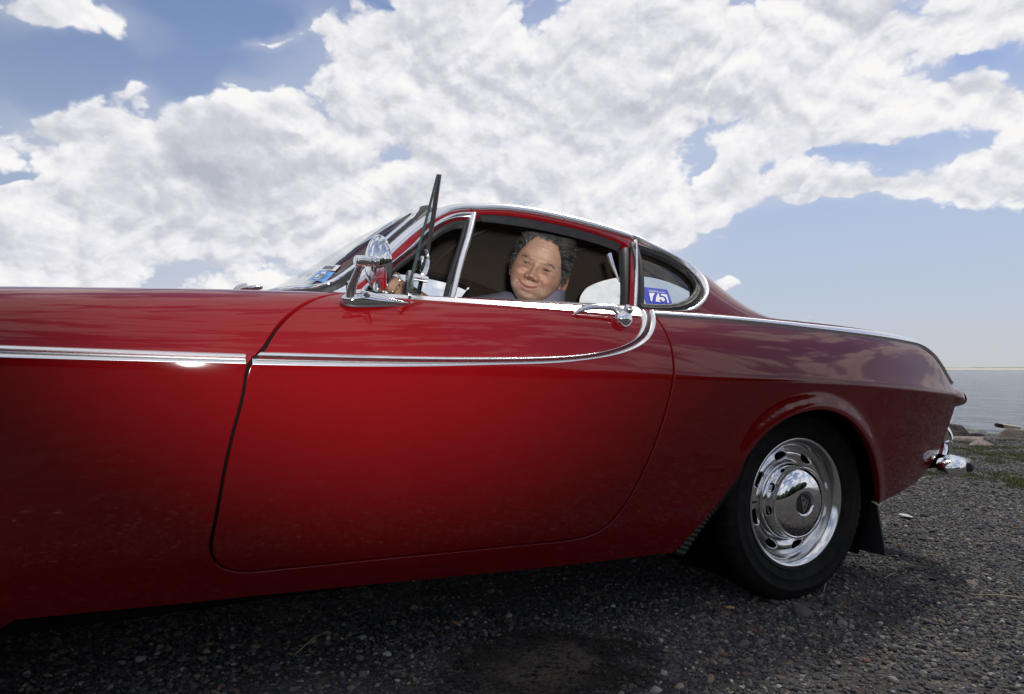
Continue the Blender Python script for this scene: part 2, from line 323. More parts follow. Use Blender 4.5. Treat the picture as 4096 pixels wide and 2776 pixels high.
M=dict(red=paint_mat(),
 chrome=mat('chrome',(.84,.84,.85),.06,1,bump=.03,bscale=300,bdist=.0003), satin=mat('satin_silver',(.80,.80,.80),.17,1), dome=mat('smooth_chrome',(.84,.84,.85),.03,1), alu=mat('polished_trim',(.86,.86,.87),.26,1,bump=.08,bscale=300,bdist=.0004),
 pot=mat('worn_chrome',(.62,.62,.62),.14,1,bump=.12,bscale=120,bdist=.0006), rubber=mat('black_rubber',(.018,.018,.020),.55,var=.25,vscale=40),
 seal=mat('window_rubber',(.013,.013,.015),.55,spec=.25,var=.2,vscale=30,bump=.1,bscale=200), dark=mat('black_underside',(.005,.005,.005),.9,spec=.08),
 tyre=mat('tyre_rubber',(.0095,.009,.0085),.78,spec=.25,var=.6,vscale=18,bump=.25,bscale=120,bdist=.001), brown=mat('dark_brown_trim',(.030,.020,.016),.6,var=.2),
 liner=mat('headliner_cloth',(.075,.058,.047),.9,var=.08,vscale=8,bump=.2,bscale=400,bdist=.0006), leather=mat('black_leather',(.022,.020,.019),.5,var=.2,bump=.3,bscale=150),
 glass=glass('window_glass'), wglass=glass('windscreen_glass',(.95,.97,.965),1.1), edge=mat('glass_cut_edge',(.006,.014,.013),.15,spec=.8), lens=mat('red_lamp_lens',(.16,.004,.004),.12,coat=1),
 mirror=mat('mirror_glass',(.9,.9,.9),.01,1), blue=mat('blue_sticker',(.035,.055,.42),.4), sky=mat('light_blue_sticker',(.10,.30,.70),.45,var=.15,vscale=300), white=mat('white_print',(.78,.78,.78),.5), ink=mat('black_print',(.03,.03,.035),.5),
 paper=mat('pale_paper',(.62,.64,.66),.6,var=.1,vscale=100), yellow=mat('yellow_card',(.62,.34,.03),.5), gold=mat('gold_metal',(.75,.55,.28),.18,1))
# ------------------------------------------------------------------ the car: body surfaces (x to the rear, y away from the photographed side, z up; metres)
Wc=nspline([-3.3,-2.9,-2.45,-2.0,-1.5,-1.0,-.5,0,.35,.7,1.0],[.655,.745,.81,.838,.850,.855,.852,.842,.816,.757,.675])
Zc=nspline([-3.3,-2.6,-2.11,-1.70,-1.115,-.6,0,.45,.86,1.0],[.80,.784,.768,.755,.742,.722,.700,.672,.640,.627])
Zt=nspline([-3.3,-2.6,-2.15,-1.7,-1.4,-1.1,-.67,-.2,.1,.44,.6,.69,.79,.86,1.0],[.835,.872,.895,.910,.911,.909,.903,.896,.886,.866,.850,.834,.777,.70,.635])
IN=nspline([-3.3,-2.6,-2.15,-1.7,-1.4,-1.1,-.67,-.2,.1,.44,.69,.8,1.0],[.16,.19,.20,.185,.13,.098,.100,.115,.115,.105,.085,.06,.01])
A0=nspline([-3.3,-2.5,-1.8,-1.2,-.8,-.4,0,.5,1.0],[4,5,6,7,10,18,24,27,20])
A1=nspline([-3.3,-2.5,-1.9,-1.5,-1.2,-.9,-.4,0,.5,1.0],[86,88,88,84,68,60,52,46,46,40])
B0=nspline([-3.3,-2.5,-1.5,-.8,-.3,.3,.7,1.0],[4,2,1,1,4,10,13,14])
ZB=nspline([-3.3,-2.5,-2.0,-1.5,-.9,-.3,.3,.65,1.0],[.28,.22,.20,.18,.15,.14,.17,.20,.22])
INB=nspline([-3.3,-2.5,-1.7,-.9,0,.5,.8,1.0],[.14,.13,.125,.125,.13,.14,.16,.17])
def Sxz(x,t):
    x,t=np.broadcast_arrays(np.asarray(x,float),np.asarray(t,float))
    wc=Wc(x); zc=Zc(x); H=np.maximum(Zt(x)-zc,.004); I=IN(x); a0=np.radians(A0(x)); a1=np.radians(A1(x)); L=np.hypot(H,I); h0=.42*L; h1=.38*L
    u=np.clip(t,0,1.2); b1=3*u*(1-u)**2; b2=3*u*u*(1-u); b3=u**3
    ia=b1*np.sin(a0)*h0+b2*(I-np.sin(a1)*h1)+b3*I; za=b1*np.cos(a0)*h0+b2*(H-np.cos(a1)*h1)+b3*H
    Hb=zc-ZB(x); Ib=INB(x); c0=np.radians(B0(x)); c1=np.radians(34.); v=np.clip(-t,0,1.1); b1=3*v*(1-v)**2; b2=3*v*v*(1-v); b3=v**3; g0=.45*Hb; g1=.33*Hb
    ib=b1*np.sin(c0)*g0+b2*(Ib-np.sin(c1)*g1)+b3*Ib; zb=-(b1*np.cos(c0)*g0+b2*(Hb-np.cos(c1)*g1)+b3*Hb)
    return wc-np.where(t>=0,ia,ib), zc+np.where(t>=0,za,zb)
OPEN=[(-.555,-.818),(-.506,-.715),(-.454,-.601),(-.406,-.501),(-.363,-.422),(-.353,-.336),(-.333,-.298),(-.291,-.235),(-.235,-.184),(-.165,-.145),(-.104,-.127),(-.046,-.12),(.016,-.13),(.09,-.161),(.165,-.229),(.234,-.331),(.285,-.455),(.334,-.62),(.37,-.761)]
OPEN=np.vstack([np.array(OPEN[:4]),spl(OPEN[4:],40)])
FARCH=np.array([(-2.45+.36*math.cos(a),.375+.36*math.sin(a)) for a in np.linspace(R_(-22),R_(202),40)])   # front arch in (x,z)
ARCHES=[]
def flare(x,z):
    sh=x.shape; P=np.stack([x.ravel(),z.ravel()],-1); out=np.full(len(P),9.)
    for Q in ARCHES:
        for a,c in zip(Q[:-1],Q[1:]):
            d=c-a; q=np.clip(((P-a)@d)/(d@d),0,1); out=np.minimum(out,np.linalg.norm(P-a-q[:,None]*d,axis=1))
    return .0115*np.exp(-(out/.036)**2).reshape(sh)*np.clip((z-.20)/.10,0,1)
def S(x,t):
    w,z=Sxz(x,t); x=np.broadcast_to(np.asarray(x,float),w.shape); return np.stack([x,-(w+flare(x,z)),z],-1)
w_,z_=Sxz(OPEN[6:,0],OPEN[6:,1]); ARCHES=[np.stack([OPEN[6:,0],z_],-1),FARCH[::2]]
KA,KB=.19,.58                                   # arc lengths of the profile above / below the crease
def s2t(s): return np.where(s>=0,s/KA,s/KB)
def t2s(t): return np.where(np.asarray(t)>=0,np.asarray(t)*KA,np.asarray(t)*KB)
def SS(x,s): return S(x,s2t(s))
def PS(pts): p=np.array(pts,float); return np.stack([p[:,0],t2s(p[:,1])],-1)
def z2t(x,z):
    tt=np.linspace(-1,1,400); return np.array([np.interp(q,Sxz(np.full(400,p),tt)[1],tt) for p,q in zip(x,z)])
GX=[-1.65,-1.5,-1.42,-1.33,-1.24,-1.12,-.97,-.82,-.65,-.5,-.35,-.2,-.1,0,.12,.3]
RW=nspline(GX,[.745,.722,.70,.648,.592,.540,.526,.526,.538,.556,.572,.584,.595,.606,.62,.63])
RZ=nspline(GX,[.80,.885,.934,1.014,1.094,1.170,1.203,1.200,1.177,1.142,1.086,1.004,.936,.885,.83,.70])
ZCN=nspline([-1.7,-1.62,-1.5,-1.4,-1.25,-1.13,-.95,-.75,-.5,-.3,0,.3,.5],[.865,.92,1.0,1.066,1.170,1.230,1.262,1.27,1.247,1.180,1.00,.86,.77])
GK=.30
def GH(x,t):
    x,t=np.broadcast_arrays(np.asarray(x,float),np.asarray(t,float))
    bw=.730-.02*np.clip((x+.5)/.6,0,1)**2; bz=.902-.012*np.clip((x+.6)/.7,0,1)
    w=bw+(RW(x)-bw)*t+.05*t*(1-t)*np.clip((RZ(x)-bz)/.3,0,1); z=bz+(RZ(x)-bz)*t
    return np.stack([x,-w,z],-1)
def GG(x,s): return GH(x,s/GK)
def PG(pts): p=np.array(pts,float); return np.stack([p[:,0],p[:,1]*GK],-1)
def rmask(x): return np.clip((np.asarray(x,float)+1.13)/.10,0,1)*np.clip((-.36-np.asarray(x,float))/.08,0,1)
def T(x,y):
    x,y=np.broadcast_arrays(np.asarray(x,float),np.asarray(y,float)); k=rmask(x); rz=RZ(x)-.0140*k; q=np.abs(y)/(RW(x)+.009*k)
    return np.stack([x,y,rz+(ZCN(x)-.006*k-rz)*(1-q**2.3)],-1)
SIDE=(0,-1,.35); UP=(-.2,0,1)
car=tag(empty('vintage_car',(0,0,0)),'red vintage two door coupe parked on the gravel with its side window down','car')
# ---- side panels
DOOR=[(-1.499,.755),(-1.546,.564),(-1.586,.373),(-1.619,.178),(-1.639,.057),(-1.657,-.004),(-1.669,-.071),(-1.684,-.17),(-1.704,-.317),(-1.722,-.516),(-1.727,-.583),(-1.721,-.639),(-1.701,-.68),(-1.66,-.704),(-1.60,-.7035),(-1.539,-.701),(-1.40,-.694),(-1.248,-.688),(-1.023,-.678),(-.92,-.674),(-.86,-.662),(-.822,-.639),(-.775,-.567),(-.728,-.445),(-.667,-.241),(-.627,-.076),(-.614,.001),(-.608,.167),(-.606,.361),(-.609,.537),(-.614,.71),(-.618,.865)]
DOOR=PS([(-1.405,1.0),(-1.44,.93)]+DOOR+[(-.622,1.0)])
DS=spl(DOOR,150)
cen=DS.mean(0)
def offset(poly,d):
    t=np.gradient(poly,axis=0); n=unit(np.stack([t[:,1],-t[:,0]],-1)); s=np.sign(((poly-cen)*n).sum(-1).mean()); return poly+n*s*d
din=offset(DS,-.0046); dout=offset(DS,.0046)
door=panel('door',SS,[tuple(p) for p in din],M['red'],car,SIDE,sp=.022,mirror=True,step=.010,depth=.03,e=(.004,.011))
# bottom line of the body
def sill(x): return -.822+.012*np.clip((x+1.6)/1.,0,1)
iA=int(np.argmin(dout[:,1])); lowF=[p for p in dout[:60] if p[0]<-1.6505 ]
k0=next(i for i,p in enumerate(dout) if p[1]<t2s(-.69) and p[0]>-1.6535)
q_=(-1.6535-dout[k0-1,0])/(dout[k0,0]-dout[k0-1,0]); ymid=dout[k0-1,1]+q_*(dout[k0,1]-dout[k0-1,1])
frontedge=[tuple(p) for p in dout[:k0]]+[(-1.6542,ymid)]
fa_x=FARCH[:,0]; fa_t=z2t(fa_x,FARCH[:,1]); farch=[(x,float(t2s(t))) for x,t in zip(fa_x,fa_t)]     # from rear side over the top to the front
fender=[(-3.25,float(t2s(-.55))),(-3.25,float(t2s(1.0)))]+[(x,float(t2s(1.0))) for x in np.linspace(-3.15,-1.41,40)]+frontedge+[(-1.6542,float(t2s(sill(-1.655)))) ]+[(x,float(t2s(-.825))) for x in (-1.75,-1.9,-2.05)]+farch+[(-2.9,float(t2s(-.80))),(-3.1,float(t2s(-.7)))]
panel('front_fender',SS,fender,M['red'],car,SIDE,sp=.022,mirror=True,step=.010,depth=.02,e=(.004,.011))
TAIL=[(.386,-.759),(.52,-.742),(.60,-.728),(.686,-.700),(.745,-.64),(.782,-.575),(.825,-.42),(.850,-.261),(.862,-.108),(.872,-.02),(.874,.06),(.872,.3),(.858,.574),(.82,.72),(.788,.84),(.74,.95),(.69,1.0)]
quarter=[(-1.6528,ymid)]+[tuple(p) for p in dout[k0:]]+[(-.618,float(t2s(1.0)))]+[(x,float(t2s(1.0))) for x in np.linspace(-.58,.66,40)]+[tuple(p) for p in PS(TAIL[::-1])]+[tuple(p) for p in PS(OPEN[::-1])]+[(x,float(t2s(sill(x)))) for x in np.linspace(-.6,-1.6528,20)]
panel('rear_quarter_panel',SS,quarter,M["red"],car,SIDE,sp=.0095,mirror=True,step=.006,depth=.02,e=(.004,.009))
def along(surf,pts,n,off=0.,outdir=SIDE,e=(.003,.004)):
    p=spl(pts,n); N=normals(surf,p[:,0],p[:,1],outdir,e); return surf(p[:,0],p[:,1])+off*N,N
P,N=along(SS,DS[3:-2],150,-.022); sweep('door_seal',P,N,[(-.03,0),(.03,0),(.03,-.004),(-.03,-.004)],M['dark'],car,mirror=True)
# ---- hood, cowl, rear deck and closing panels
def top_grid(name,xs,fn,m=41):
    V=[]
    for x in xs:
        w,z=Sxz(np.array([x]),np.array([1.0])); w=w[0]; z=z[0]
        for q in np.linspace(-1,1,m): V.append((x,q*w,fn(x,q,z)))
    return grid(name,V,len(xs),m,M['red'],car)
top_grid('hood',np.linspace(-3.25,-1.405,60),lambda x,q,z:z+(.022+.014*np.clip((x+3)/1.4,0,1))*(1-q*q))
top_grid('rear_deck',np.linspace(-.02,.72,40),lambda x,q,z:z-.012*(1-q**8)+.030*(1-q*q)-.03*np.clip((x-.3)/.4,0,1)*(1-q**6))
ed=np.array([S(np.array([a]),np.array([c]))[0] for a,c in TAIL])
V=[]
for e_ in ed:
    for q in np.linspace(-1,1,31): V.append((e_[0]-.004+(.07 if e_[2]<.80 else .02)*(1-q**2)*min(1,abs(e_[2]-.25)*4),e_[1]*-q if q>=0 else e_[1]*-q,e_[2]))
grid('rear_panel',V,len(ed),31,M['red'],car,sharp=50)
V=[]
for t in np.linspace(-.8,1,16):
    w,z=Sxz(np.array([-3.25]),np.array([t]))
    for q in np.linspace(-1,1,21): V.append((-3.25-.10*(1-q*q),w[0]*q,z[0]+(.022*(1-q*q) if t>.99 else 0)))
grid('front_panel',V,16,21,M['red'],car)
# ---- roof with pillars, glass
WS=[(-1.612,0),(-1.603,-.16),(-1.580,-.34),(-1.537,-.497),(-1.512,-.580),(-1.493,-.620),(-1.473,-.640),(-1.451,-.644),(-1.42,-.632),(-1.386,-.617),(-1.303,-.568),(-1.225,-.508),(-1.180,-.440),(-1.148,-.350),(-1.126,-.24),(-1.112,-.12),(-1.107,0)]
WL=spl(WS,90); WSF=np.vstack([WL,(WL*[1,-1])[::-1][1:-1]])
foot=[(x,-float(RW(np.array(x))+.009*rmask(x))) for x in (-1.43,-1.38,-1.33,-1.28,-1.24,-1.18,-1.12,-1.05,-.97,-.9,-.82,-.7,-.6,-.5,-.4,-.3,-.2,-.1,0.,.06)]
BK=[(.10,-.53),(.03,-.487),(-.06,-.452),(-.13,-.40),(-.175,-.30),(-.195,-.16),(-.20,0)]
BKL=spl(BK,40)
wsup=WL[np.argmax(WL[:,0]>-1.425):] if False else WL[[i for i in range(len(WL)) if i>int(np.argmin(WL[:,1])) and WL[i,0]>-1.43]]
half=[tuple(p) for p in wsup[::-1]]+foot+[tuple(p) for p in BKL]
roof=half+[(x,-y) for x,y in half[::-1][1:-1]]
panel('roof',T,roof,M['red'],car,(0,0,1),sp=.022,depth=.012,step=.010)
panel('headliner',T,[(max(x,-1.40),y*.985) for x,y in roof],M['liner'],car,(0,0,1),sp=.03,depth=0,off=-.030,step=.014)
panel('windshield',T,[tuple(p) for p in WSF],M['wglass'],car,(-.5,0,1),sp=.03,depth=0,off=-.004,step=.014)
bg_=[tuple(p) for p in BKL]+[(-.20+1e-4,.0)]
bgl=[(.27,-.12),(.24,-.3),(.18,-.45)]
back=[tuple(p) for p in bgl]+[tuple(p) for p in BKL]; back=back+[(x,-y) for x,y in back[::-1] if y<-1e-3]
panel('rear_window',T,back,M['wglass'],car,(.5,0,1),sp=.03,depth=0,off=-.004,step=.014)
def off2(poly,d):
    t=np.gradient(poly,axis=0); n=unit(np.stack([t[:,1],-t[:,0]],-1)); c=np.array([-1.3,0.]); s=np.sign(((poly-c)*n).sum(-1).mean()); return poly+n*s*d
wsc=np.vstack([WL[::-1][:-1]*1,(WL*[1,-1])])          # closed loop from top centre round
wsl=lin(WSF,.012,True)
def closed_along(surf,loop,off,outdir):
    N=normals(surf,loop[:,0],loop[:,1],outdir); return surf(loop[:,0],loop[:,1])+off*N,N
P,N=closed_along(T,wsl,0.003,(-.5,0,1)); sweep('windshield_trim',P,N,flatprof(.022,.011),M['chrome'],car,closed=True)
wso=off2(wsl,.023); P,N=closed_along(T,wso,0.002,(-.5,0,1)); sweep('windshield_seal',P,N,flatprof(.034,.010),M['seal'],car,closed=True)
bs=np.vstack([BKL,(BKL*[1,-1])[::-1][1:]]); P,N=along(T,bs,120,.002,(.3,0,1)); sweep('rear_window_seal',P,N,flatprof(.026,.010),M['seal'],car)
# ---- side of the greenhouse
VENT=[(-1.418,.02),(-1.40,.42),(-1.387,.610),(-1.351,.735),(-1.321,.765),(-1.269,.803),(-1.2,.892),(-1.146,.925),(-1.101,.925),(-1.067,.910)]
TOPL=[(-1.018,.912),(-.885,.904),(-.743,.898),(-.66,.882),(-.60,.855),(-.575,.825)]
WIN=PG(VENT+TOPL+[(-.560,.78),(-.572,.70),(-.664,.015)])
RO=[(-.53,.972),(-.505,.966),(-.474,.958),(-.399,.950),(-.335,.925),(-.302,.823),(-.303,.661),(-.326,.433),(-.355,.266),(-.395,.118),(-.449,.006)]
RI=[(-.535,.925),(-.515,.92),(-.484,.894),(-.411,.870),(-.355,.825),(-.332,.700),(-.339,.513),(-.361,.332),(-.399,.18),(-.446,.065),(-.505,-.001)]
QH=[(-.533,.895),(-.484,.885),(-.42,.865),(-.360,.815),(-.338,.690),(-.344,.513),(-.367,.332),(-.404,.18),(-.452,.07),(-.51,.012),(-.643,.012)]
QI=[(-.528,.761),(-.464,.765),(-.396,.747),(-.367,.635),(-.373,.462),(-.389,.338),(-.424,.212),(-.472,.112),(-.538,.049),(-.621,.023)]
ghout=[(-1.435,0.)]+[(x,GK*(1-.045*float(rmask(x)))) for x in np.linspace(-1.425,-.005,60)]+[(.0,0.)]
gh=panel('side_frame',GG,ghout,M['red'],car,SIDE,holes=[[tuple(p) for p in WIN],[tuple(p) for p in PG(QH)]],sp=.02,mirror=True,step=.008,depth=.022)
panel('inner_side_trim',GG,ghout,M['brown'],car,SIDE,holes=[[tuple(p) for p in PG([(-1.40,.03),(-1.37,.60),(-1.27,.76),(-1.146,.90),(-1.0,.90),(-.8,.885),(-.60,.84),(-.585,.70),(-.675,.03)])],[tuple(p) for p in PG(QI)]],sp=.03,mirror=True,step=.012,depth=0,off=-.030)
# black weatherstrip of the door window: roof rail and rear upright, division seal
def gpath(pts,n,off=0.): return along(GG,PG(pts),n,off)
def band(name,outer,inner,mt,h=.006,off=0.,n=60,mirror=True,parent=car,S_=None,conv=PG,m=6,tilt=False):
    a=spl(conv(outer),n); c=spl(conv(inner),n); s_=S_ or GG; q=np.linspace(0,1,m)
    p=(a[:,None]+(c-a)[:,None]*q[None,:,None]).reshape(-1,2); e=np.where((q>0)&(q<1),h*(np.clip(q/.16,0,1)*(1-q)**.75 if tilt else np.sqrt(np.abs(np.sin(math.pi*q)))),-.004); e=np.tile(e,n)+off
    V=s_(p[:,0],p[:,1])+normals(s_,p[:,0],p[:,1],SIDE)*e[:,None]
    return grid(name,V,n,m,mt,parent,sharp=45,mirror=mirror)
band('window_seal',[(-1.062,.925),(-.96,.915),(-.885,.908),(-.743,.903),(-.62,.872),(-.575,.838)],[(-1.03,.862),(-.96,.838),(-.885,.824),(-.743,.805),(-.65,.782),(-.603,.755)],M['seal'],off=-.016,h=.010)
band('upright_seal',[(-.553,.815),(-.592,.55),(-.63,.28),(-.664,.0)],[(-.603,.73),(-.632,.5),(-.66,.25),(-.692,.0)],M['seal'],off=-.012,h=.010)
vi=[(-1.40,.10),(-1.375,.55),(-1.34,.69),(-1.308,.735),(-1.26,.775),(-1.195,.862),(-1.146,.897),(-1.101,.900),(-1.066,.880)]
vo=[(-1.413,.10),(-1.390,.62),(-1.352,.745),(-1.321,.775),(-1.269,.815),(-1.2,.905),(-1.146,.937),(-1.101,.937),(-1.06,.918)]
band('vent_frame',vo,vi,M['chrome'],h=.008,off=-.004)
band('vent_seal',vi,[(-1.375,.08),(-1.345,.47),(-1.315,.61),(-1.285,.66),(-1.24,.705),(-1.185,.785),(-1.146,.815),(-1.112,.82),(-1.09,.80)],M['seal'],h=.006,off=-.014)
band('division_bar',[(-1.067,.905),(-1.104,.69),(-1.142,.471),(-1.198,.02)],[(-1.046,.895),(-1.083,.675),(-1.122,.46),(-1.181,.02)],M['alu'],h=.009,off=-.004)
band('division_seal',[(-1.094,.83),(-1.130,.62),(-1.167,.40),(-1.212,.02)],[(-1.066,.90),(-1.103,.69),(-1.141,.471),(-1.197,.02)],M['seal'],h=.007,off=-.012)
band('pillar_trim',[(-.5325,.915),(-.575,.60),(-.615,.30),(-.656,-.01)],[(-.5215,.915),(-.564,.60),(-.604,.30),(-.645,-.01)],M['chrome'],h=.007)
ro=spl(PG(RO+[(-.53,-.012)]),70); ri=spl(PG(RI+[(-.56,-.012)]),70)
band('quarter_window_trim',[(p[0],p[1]/GK) for p in ro],[(p[0],p[1]/GK) for p in ri],M['alu'],h=.012,n=70)
qh=spl(PG(QH[::1]+[(-.6425,.03),(-.607,.30),(-.566,.62),(-.533,.895)]),120)
P,N=closed_along(GG,lin(np.vstack([spl(PG([(-.545,.832),(-.47,.832),(-.405,.815),(-.366,.745),(-.354,.62),(-.357,.475),(-.378,.335),(-.413,.20),(-.462,.093),(-.53,.032),(-.633,.018)]),80),PG([(-.598,.30),(-.565,.58)])]),.008,True),-.004,SIDE)
sweep('quarter_window_seal',P,N,[(-.017,-.006),(-.016,.004),(-.010,.009),(-.004,.006),(0,.010),(.004,.006),(.010,.009),(.016,.004),(.017,-.006)],M['seal'],car,closed=True,mirror=True,sharp=80)
qg=panel('quarter_window',GG,[tuple(p) for p in spl(PG([(-.55,.80)]+QI+[(-.63,.03),(-.595,.4),(-.55,.80)]),60)[:-1]],M['glass'],car,SIDE,sp=.03,depth=0,off=-.014,mirror=True,step=.012)
# ---- bright rails and belt trims
rp=[(x,GK*(1-.045*float(rmask(x)))) for x in np.linspace(-1.432,-.50,90)]
P,N=along(GG,rp,110,.0); ups=unit(np.stack([np.zeros(len(P)),-.85*np.ones(len(P)),.55*np.ones(len(P))],-1))
sweep('drip_rail',P+ups*.002,ups,[(-.012,-.006),(-.0125,.001),(-.010,.005),(-.004,.0085),(.004,.0085),(.009,.006),(.0115,.001),(.011,-.006)],M['alu'],car,mirror=True,sharp=60,taper=np.stack([np.interp(np.linspace(0,1,110),[0,.93,1],[1,1,.5])]*2,-1))
def rowgrid(name,xs,fn,mt,m,mirror=True,parent=car):
    V=[]
    for x in xs: V+=list(fn(x))
    return grid(name,V,len(xs),m,mt,parent,sharp=50,mirror=mirror)
def belt(x):
    a=S(np.array([x]),np.array([.80]))[0]; c=GH(np.array([x]),np.array([.015]))[0]; o=np.array([0,-.70,.71]); e=.5 if x>-.66 else 1
    return [a+o*-.004,a+o*.004,a*.62+c*.38+o*.012,a*.58+c*.42+o*.006,a*.3+c*.7+o*.011,c+o*.006,c+o*-.02]
rowgrid('belt_trim',np.linspace(-1.405,-.655,60),belt,M['alu'],7)
def bseal(x):
    c=GH(np.array([x]),np.array([-.01]))[0]; d=GH(np.array([x]),np.array([.035]))[0]; o=np.array([0,-.9,.4]); return [c+o*.004,(c+d)/2+o*.009,d+o*.003,d+o*-.03]
rowgrid('belt_seal',np.linspace(-1.40,-.67,40),bseal,M['seal'],4)
fx=[-.622,-.332,-.043,.173,.43,.60,.68,.73,.765,.795,.825,.848,.858]; fu=[.93,.945,.945,.955,.985,1.0,1.0,.97,.93,.86,.76,.66,.60]; fl_=[.83,.849,.836,.822,.83,.86,.87,.85,.82,.76,.67,.59,.55]
pu=spl(np.stack([fx,t2s(fu)],-1),110); pl=spl(np.stack([fx,t2s(fl_)],-1),110)
band('fin_trim',[(p[0],float(s2t(p[1]))) for p in pu],[(p[0],float(s2t(p[1]))) for p in pl],M['alu'],h=.010,n=110,S_=SS,conv=PS)
LO=[(-1.655,-.012),(-1.45,-.011),(-1.266,-.005),(-1.10,.015),(-.955,.059),(-.874,.109),(-.788,.183),(-.731,.27),(-.69,.378),(-.662,.51),(-.639,.69),(-.622,.90)]
LI=[(-1.655,.020),(-1.45,.024),(-1.266,.034),(-1.10,.060),(-.954,.106),(-.872,.152),(-.785,.244),(-.728,.347),(-.688,.468),(-.66,.631),(-.643,.784),(-.632,.93)]
UO=[(-1.648,.026),(-1.45,.031),(-1.266,.041),(-1.10,.067),(-.953,.114),(-.872,.164),(-.788,.262),(-.732,.373),(-.697,.50),(-.672,.66),(-.658,.80),(-.654,.90)]
UI=[(-1.636,.066),(-1.45,.074),(-1.265,.083),(-1.10,.107),(-.952,.148),(-.871,.195),(-.784,.282),(-.732,.400),(-.702,.535),(-.681,.69),(-.671,.81),(-.668,.90)]
band('door_trim',LO,LI,M['alu'],h=.015,n=110,S_=SS,conv=PS,m=8,tilt=True)
band('door_trim',UO,UI,M['alu'],h=.013,n=110,S_=SS,conv=PS,m=8,tilt=True)
band('door_trim_channel',LI,UO,M['seal'],h=.003,n=110,S_=SS,conv=PS)
fxs=np.linspace(-3.1,-1.667,30)
def fl(t0): return [(x,t0+.004*np.clip((x+2.1)/.4,0,1)) for x in fxs]
band('fender_trim',fl(-.014),fl(.014),M['alu'],h=.014,n=80,S_=SS,conv=PS,m=8,tilt=True)
band('fender_trim',fl(.012),fl(.046),M['alu'],h=.013,n=80,S_=SS,conv=PS,m=8,tilt=True)
# ---- wheel wells and underbody
for cx0,cz0 in ((-2.45,.375),(0,.31)):
    V=[]
    for yy in (-.80,-.44):
        for a in np.linspace(R_(-35),R_(215),30): V.append((cx0+.362*math.cos(a),yy if yy>-.7 else -.715,cz0+.355*math.sin(a)))
    grid('wheel_well',V,2,30,M['dark'],car,mirror=True)
    box('wheel_well_wall',(cx0-.40,-.445,.22),(cx0+.40,-.435,.70),M['dark'],car,0,mirror=True)
box('floor_pan',(-3.1,-.70,.235),(-.40,.70,.265),M['dark'],car,.004); box('floor_pan',(-.40,-.44,.25),(.70,.44,.30),M['dark'],car,.004)
box('inner_sill',(-1.98,-.735,.25),(-.46,-.715,.33),M['dark'],car,.004,mirror=True)
box('exhaust_pipe',(-1.6,-.30,.19),(.6,-.26,.23),M['dark'],car,.015)
# ---- wheels
def make_wheel(cx0,cz0,side=-1):
    w=empty('wheel',(cx0,side*.655,cz0),car); o=(0,0,0); ax=(0,side,0)
    R0=.318
    tp=[(.200,.060),(.212,.070),(.2145,.0735),(.2175,.0715),(.222,.0735),(.240,.079),(.242,.0805),(.245,.0795),(.270,.0805),(.272,.082),(.276,.0818),(.278,.080),(.288,.0765),(.300,.070),(.308,.063),(.314,.050),(.3175,.030),(.318,.0),(.3175,-.030),(.314,-.05),(.300,-.07),(.270,-.08),(.222,-.073),(.200,-.06)]
    def rm(a,j): return (-.0045 if (int(a/(2*math.pi)*192)%3==0) else 0) if 12<=j<=19 else 0
    lathe('tyre',tp,M['tyre'],w,o,ax,n=192,sharp=50,rmod=rm)
    lathe('rim',[(.2085,.052),(.2095,.063),(.2060,.0665),(.2015,.0665),(.197,.062),(.190,.056),(.184,.046),(.1795,.032),(.176,.020),(.1735,.016)],M['satin'],w,o,ax,n=96,sharp=60)
    def disc(a,c):
        r=np.hypot(a,c); h=.020+.013*np.exp(-((r-.150)/.022)**2); return np.stack([a,side*h,c],-1)
    hs=[]
    for k in range(8):
        th=R_(14.5+45*k); ro_=np.array([math.cos(th),math.sin(th)]); tn=np.array([-ro_[1],ro_[0]])
        hs.append([tuple(ro_*(.1515+.0165*math.sin(q))+tn*.029*np.sign(math.cos(q))*abs(math.cos(q))**.75) for q in np.linspace(0,2*math.pi,20,endpoint=False)])
    panel('wheel_disc',disc,[(.1745*math.cos(a),.1745*math.sin(a)) for a in np.linspace(0,2*math.pi,90,endpoint=False)],M['satin'],w,(0,side,0),holes=hs,sp=.008,depth=.007,edge=.0025,e=(.002,.002))
    lathe('brake_drum',[(.165,-.03),(.165,-.01),(.0,-.01)],M['dark'],w,o,ax,n=32)
    lathe('hubcap',[(.124,.024),(.1255,.033),(.122,.038),(.1165,.041),(.1145,.052),(.114,.066),(.1155,.070),(.1145,.0745),(.110,.0755),(.107,.074),(.100,.0785),(.088,.084),(.070,.0895),(.052,.0925),(.040,.0935),(.0385,.0905),(.0345,.0890),(.0345,.0885),(0,.0885)],M['dome'],w,o,ax,n=96,sharp=50)
    lathe('emblem',[(.0335,.0875),(.0335,.0895),(.0,.0905)],M['rubber'],w,o,ax,n=40)
    def mark(pts): return build('emblem_mark',[(p[0],side*(.0915 if i<len(pts) else .0895),p[1]) for i,p in enumerate(list(pts)*2)],[tuple(range(len(pts)))]+[(i,(i+1)%len(pts),len(pts)+(i+1)%len(pts),len(pts)+i) for i in range(len(pts))],M['pot'],w,smooth=False)
    tri=[(-.014,.024),(.017,.004),(-.003,-.026)]
    for i in range(3):
        a=np.array(tri[i]); c=np.array(tri[(i+1)%3]); d=unit(c-a); nn=np.array([-d[1],d[0]])*.0022; mark([a-d*.002+nn,c+d*.002+nn,c+d*.002-nn,a-d*.002-nn])
    mark([(.0+.0075*math.cos(q),.001+.0075*math.sin(q)) for q in np.linspace(0,2*math.pi,16,endpoint=False)])
    box('valve',(-.190,side*.062,.012),(-.172,side*.050,.018),M['rubber'],w,.002)
    return w
w0=make_wheel(0,.31)
